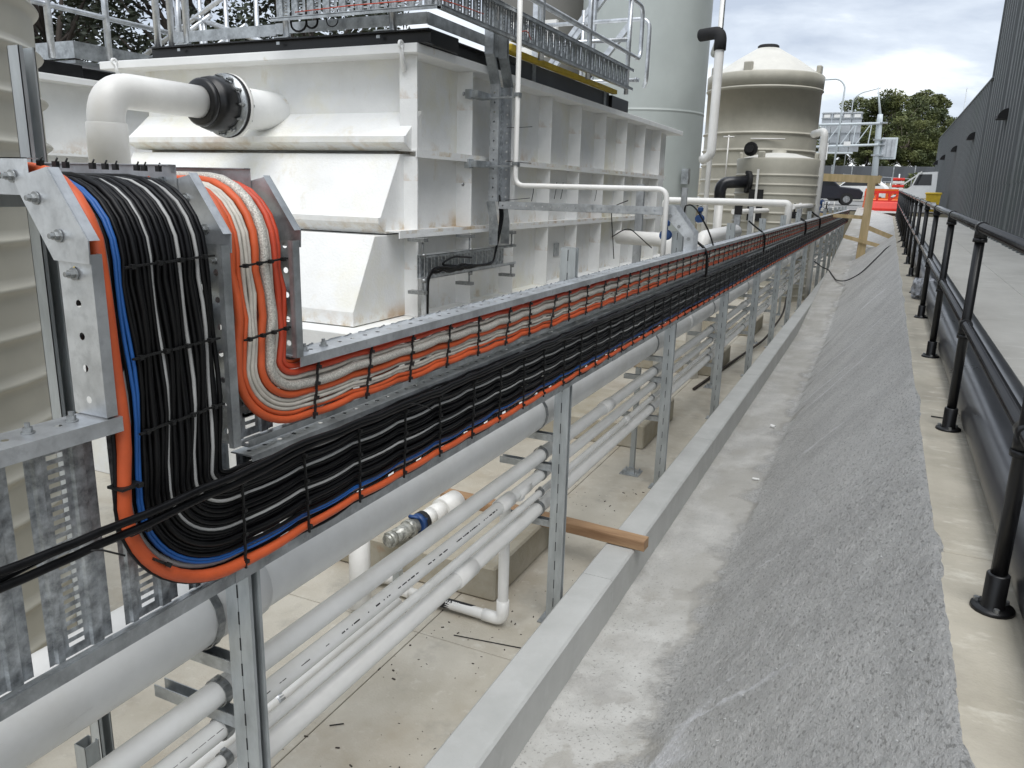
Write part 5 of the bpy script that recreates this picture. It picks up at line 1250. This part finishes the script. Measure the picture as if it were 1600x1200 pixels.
fe = empty('pipe_fence', 'thin pale pipe fence in front of the dark noise wall', 'fence', loc=(0, 82, 2.0))
for i in range(10): MB().tube([(-.3 + i * .45, 0, -.5), (-.3 + i * .45, 0, .9)], .03, 6).build('fence_post', M['galv_light'], fe)
MB().bar((-.5, 0, .9), (4.2, 0, .95), .07, .07).build('fence_rail', M['galv_light'], fe)
nw = empty('noise_wall', 'dark grey panelled noise wall below the wooded hill', 'wall', loc=(0, 95, 2.8))
pnl = MB().cbox((0, 0, 0), (1.96, .12, 1.95), .02).mesh('wall_panel', M['wall_grey']); pst = MB().box((-.06, -.06, 0), (.06, .2, 2.05)).mesh('wall_post', M['galv'])
for i in range(14):
    inst('wall_panel', pnl, nw, (-14 + i * 2.05, 0, 0)); inst('wall_post', pst, nw, (-14.045 + i * 2.05, 0, 0))
# overhead sign gantry
gt = empty('sign_gantry', 'pale grey highway gantry pole with truss arm holding sign panels seen from behind', 'gantry', loc=(-1.1, 75, 1.2))
def GT(mb, nm, m='white_post'): o = mb.build(nm, M[m], gt); o.location = (1.1, -75, -1.2); return o
GT(MB().tube([(-1.1, 75, 1.0), (-1.35, 75, 7.7), (-1.36, 75, 8.2)], [.27, .23, .20], 16), 'gantry_pole'); GT(MB().tube([(-1.37, 75, 8.2), (-1.62, 75, 9.4), (-1.80, 75, 10.4)], [.11, .07, .03], 8), 'mast_tip')
GT(MB().tube([(-1.3, 74.6, 7.45), (-8, 74.6, 7.35)], .10, 10), 'truss_tube'); GT(MB().tube([(-1.2, 74.6, 5.75), (-8, 74.6, 5.5)], .10, 10), 'truss_tube')
for i in range(5): GT(MB().bar((-1.9 - i * 1.2, 74.6, 7.4), (-2.0 - i * 1.2, 74.6, 5.7), .08, .08), 'truss_strut'); GT(MB().bar((-2.0 - i * 1.2, 74.6, 7.35), (-3.0 - i * 1.2, 74.6, 5.7), .08, .08), 'truss_strut')
for i in range(4): GT(MB().cbox((-5.9 + i * .80, 75.2, 5.2), (-5.13 + i * .80, 75.28, 8.45), .02), 'sign_panel', 'signback')
for z in (5.9, 6.7, 7.9, 8.3): GT(MB().box((-5.95, 75.1, z), (-2.65, 75.18, z + .07)), 'panel_rail', 'galv')
for i in range(4): GT(MB().cbox((-5.75 + i * .80, 75.08, 7.98), (-5.25 + i * .80, 75.14, 8.24), .01), 'panel_box', 'whitep')
GT(MB().cbox((-6.1, 74.4, 5.0), (-3.1, 75.1, 5.15), .02), 'catwalk'); GT(MB().box((-3.9, 74.5, 5.65), (-3.35, 74.58, 6.0)), 'control_box', 'whitep')
GT(MB().cbox((-1.0, 75.1, 4.6), (.25, 75.2, 6.35), .03), 'side_sign_frame', 'white_post'); GT(MB().box((-.88, 75.03, 4.78), (.10, 75.09, 6.2)), 'side_sign_back', 'signback')
for x in (-.55, -.2): GT(MB().box((x, 74.98, 4.78), (x + .05, 75.02, 6.2)), 'panel_rail', 'galv')
for z in (4.85, 6.1, 7.45, 5.72): GT(MB().box((-1.65, 74.7, z), (-.7, 75.3, z + .12)), 'pole_clamp', 'galv')
sl_ = empty('street_light', 'thin grey street light pole with curved arm left of the gantry pole', 'street light', loc=(-4.3, 72, 1.2))
MB().tube(bend([(-.05, 0, 0), (.12, 0, 9.0), (-.4, 0, 9.5), (-2.6, 0, 9.45)], 1.1, 8), .07, 8).build('lamp_pole', M['white_post'], sl_); MB().cbox((-3.1, -.12, 9.36), (-2.5, .12, 9.5), .04).build('lamp_head', M['white_post'], sl_)
sl_ = empty('street_light', 'farther faint street light arm half hidden by the hill trees', 'street light', loc=(-4.9, 100, 3)); MB().tube(bend([(0, 0, 0), (.1, 0, 9.2), (.8, 0, 9.8), (2.8, 0, 10.3)], 1.0, 8), .06, 8).build('lamp_pole', M['white_post'], sl_)
tag(MB().cbox((-3.65, 49, 3.4), (-3.35, 49.1, 4.3), .02).box((-3.52, 49.02, .9), (-3.48, 49.06, 3.4)).build('notice_sign', M['whitep']), 'small white upright sign right beside the tan tanks', 'sign')
tag(MB().tube([(7.5, 118, 4), (7.4, 118, 15.2)], .05, 6).build('antenna', M['galv']), 'thin antenna pole above the trees near the shed roof', 'antenna')

# ---------------------------------------------------------------- trees
def leaf_cloud(clumps, n, s, seed, mi=0):
    rnd = random.Random(seed); vs = []; fs = []
    tot = sum(c[1] ** 2 for c in clumps)
    for (c, r) in clumps:
        k = int(n * r * r / tot)
        for i in range(k):
            while True:
                p = Vector((rnd.uniform(-1, 1), rnd.uniform(-1, 1), rnd.uniform(-1, 1)))
                if .35 < p.length < 1 + .12 * rnd.random(): break
            p = Vector((p.x, p.y, p.z * .72)) * r + Vector(c)
            a = Vector((rnd.gauss(0, 1), rnd.gauss(0, 1), rnd.gauss(0, .6))).normalized(); b_ = a.cross(Vector((rnd.gauss(0, 1), rnd.gauss(0, 1), rnd.gauss(0, 1)))).normalized()
            q = s * rnd.uniform(.6, 1.5); o = len(vs)
            vs += [p - a * q, p + b_ * q * .45, p + a * q, p - b_ * q * .45]; fs.append((o, o + 1, o + 2, o + 3))
    me = bpy.data.meshes.new('crown'); me.from_pydata(vs, [], fs); me.update(); return me
def tree_meshes(seed, H, W, n, s, leaf, bark, cr=.26, nclump=16):
    rnd = random.Random(seed); tr_ = MB(); clumps = []
    top = Vector((rnd.uniform(-.1, .1) * H, rnd.uniform(-.1, .1) * H, H * .80)); 
    tr_.tube([(0, 0, -.6), (top.x * .2, top.y * .2, H * .25), (top.x * .6, top.y * .6, H * .55), tuple(top)], [.035 * H * .7, .026 * H * .7, .018 * H * .7, .006 * H], 9)
    for i in range(nclump):
        a = rnd.uniform(0, 2 * PI); h = rnd.uniform(.30, .98); rr = W * (1 - abs(h - .55) * 1.15) * rnd.uniform(.35, 1.0)
        c = Vector((math.cos(a) * rr, math.sin(a) * rr, H * h)); r = W * rnd.uniform(cr, cr * 1.7)
        clumps.append((c, r)); z0 = H * h * rnd.uniform(.45, .7); st_ = Vector((top.x * z0 / H, top.y * z0 / H, z0))
        mid_ = st_.lerp(c, .5) + Vector((rnd.uniform(-.1, .1) * W, rnd.uniform(-.1, .1) * W, .05 * W))
        tr_.tube([st_, mid_, c], [.0085 * H, .006 * H, .002 * H], 6)
    me = leaf_cloud(clumps, n, s, seed); me.materials.append(leaf)
    return tr_.mesh('trunk', bark), me
TM = [tree_meshes(1, 9.5, 4.3, 15000, .15, M['leaf'], M['bark_pale'], nclump=34, cr=.17), tree_meshes(2, 8.5, 4.7, 15000, .15, M['leaf'], M['bark_pale'], nclump=36, cr=.17), tree_meshes(3, 10, 3.6, 13000, .15, M['leaf'], M['bark'], nclump=28, cr=.17)]
TL = ['tall rounded gum tree on the wooded hill behind the gantry', 'broad gum tree on the wooded hill', 'narrow dark gum tree on the wooded hill']
def tree(k, x, y, z, s, rz, lab, grp, sx=1.0):
    t = empty('gum_tree', lab, 'tree', grp, (x, y, z)); t.rotation_euler = (0, 0, rz); t.scale = (s * sx, s * sx, s)
    inst('trunk', TM[k][0], t); inst('crown', TM[k][1], t)
spots = [(0, -3.6, 108, 3.6, 1.0, 'leftmost tall tree rising behind the gantry sign panels'), (1, -.4, 106, 3.3, 1.12, 'bushy tree directly behind the gantry pole top'), (2, 3.3, 112, 3.8, 1.0, 'tall tree right of the gantry with open top branches'),
         (1, 5.6, 108, 3.5, .82, 'lower tree near the shed roof edge'), (0, 8.8, 110, 3.5, .82, 'tree half hidden by the shed roof'), (1, -7.5, 108, 3.5, .70, 'dark tree behind the sign panels and tall tan tank'), (0, 1.6, 100, 3.1, .72, 'mid green tree in front row below the side sign'),
         (2, -2.6, 100, 3.1, .58, 'small tree in the front row behind the street light'), (1, 4.6, 100, 3.1, .62, 'low tree in the front row left of the shed end'), (2, -6, 101, 3.1, .55, 'small dark tree between tan tank and street light'),
         (0, 12.5, 112, 3.8, .9, 'tree behind the shed roof'), (2, -11, 110, 3.6, .7, 'tree hidden behind the tan tanks'), (0, 6.9, 101, 3.1, .55, 'shrubby tree close to the shed end'), (1, -.6, 99, 3.0, .45, 'low bush like tree just above the noise wall')]
for i, (k, x, y, z, s, lb) in enumerate(spots): tree(k, x, y, z, s, i * 1.3, lb, 'trees on the wooded hill', 1.0)
o = leaf_cloud([((0, 0, .6), .9), ((.3, 0, 1.3), .6)], 700, .14, 9); o.materials.append(M['leaf']); tag(inst('bush', o, None, (1.75, 81, 2.0)), 'small green bush against the far pipe fence', 'bush')
# dark trees behind the tanks at the left
TD = [tree_meshes(21, 12, 5.2, 9000, .12, M['leaf_dark'], M['bark'], nclump=34, cr=.16), tree_meshes(22, 11, 5.6, 8500, .12, M['leaf_dark'], M['bark'], nclump=32, cr=.15)]
for i, (k, x, y, z, s, lb) in enumerate(((0, -33, 17.5, -1.3, 1.1, 'dark tree behind the tan ribbed tank and the second white tank'), (1, -29.5, 20.5, -1.3, 1.05, 'dark leaning tree seen through the left platform rails'), (0, -24.8, 23.5, -1.3, 1.05, 'dark tree seen behind the pipe elbow and stair rails'),
                                        (1, -38, 24, -1.3, 1.2, 'farther dark tree at the left'), (0, -20.5, 26, -1.3, .98, 'green tree behind the stair top'))):
    t = empty('dark_tree', lb, 'tree', 'dark trees behind the tanks', (x, y, z)); t.rotation_euler = (0, 0, i * 2.1); t.scale = (s, s, s)
    inst('trunk', TD[k][0], t); inst('crown', TD[k][1], t)
for (y, lab) in ((4.1, 'upper'), (4.4, 'lower')):
    tag(MB().tube([(-6.1, 3.9, .85 if lab == 'upper' else .62), (-5.5, 4.1, .82 if lab == 'upper' else .60)], .03, 8).build('yellow_rail', M['yellow']), lab + ' yellow rail end peeping out beside the tan ribbed tank', 'rail')
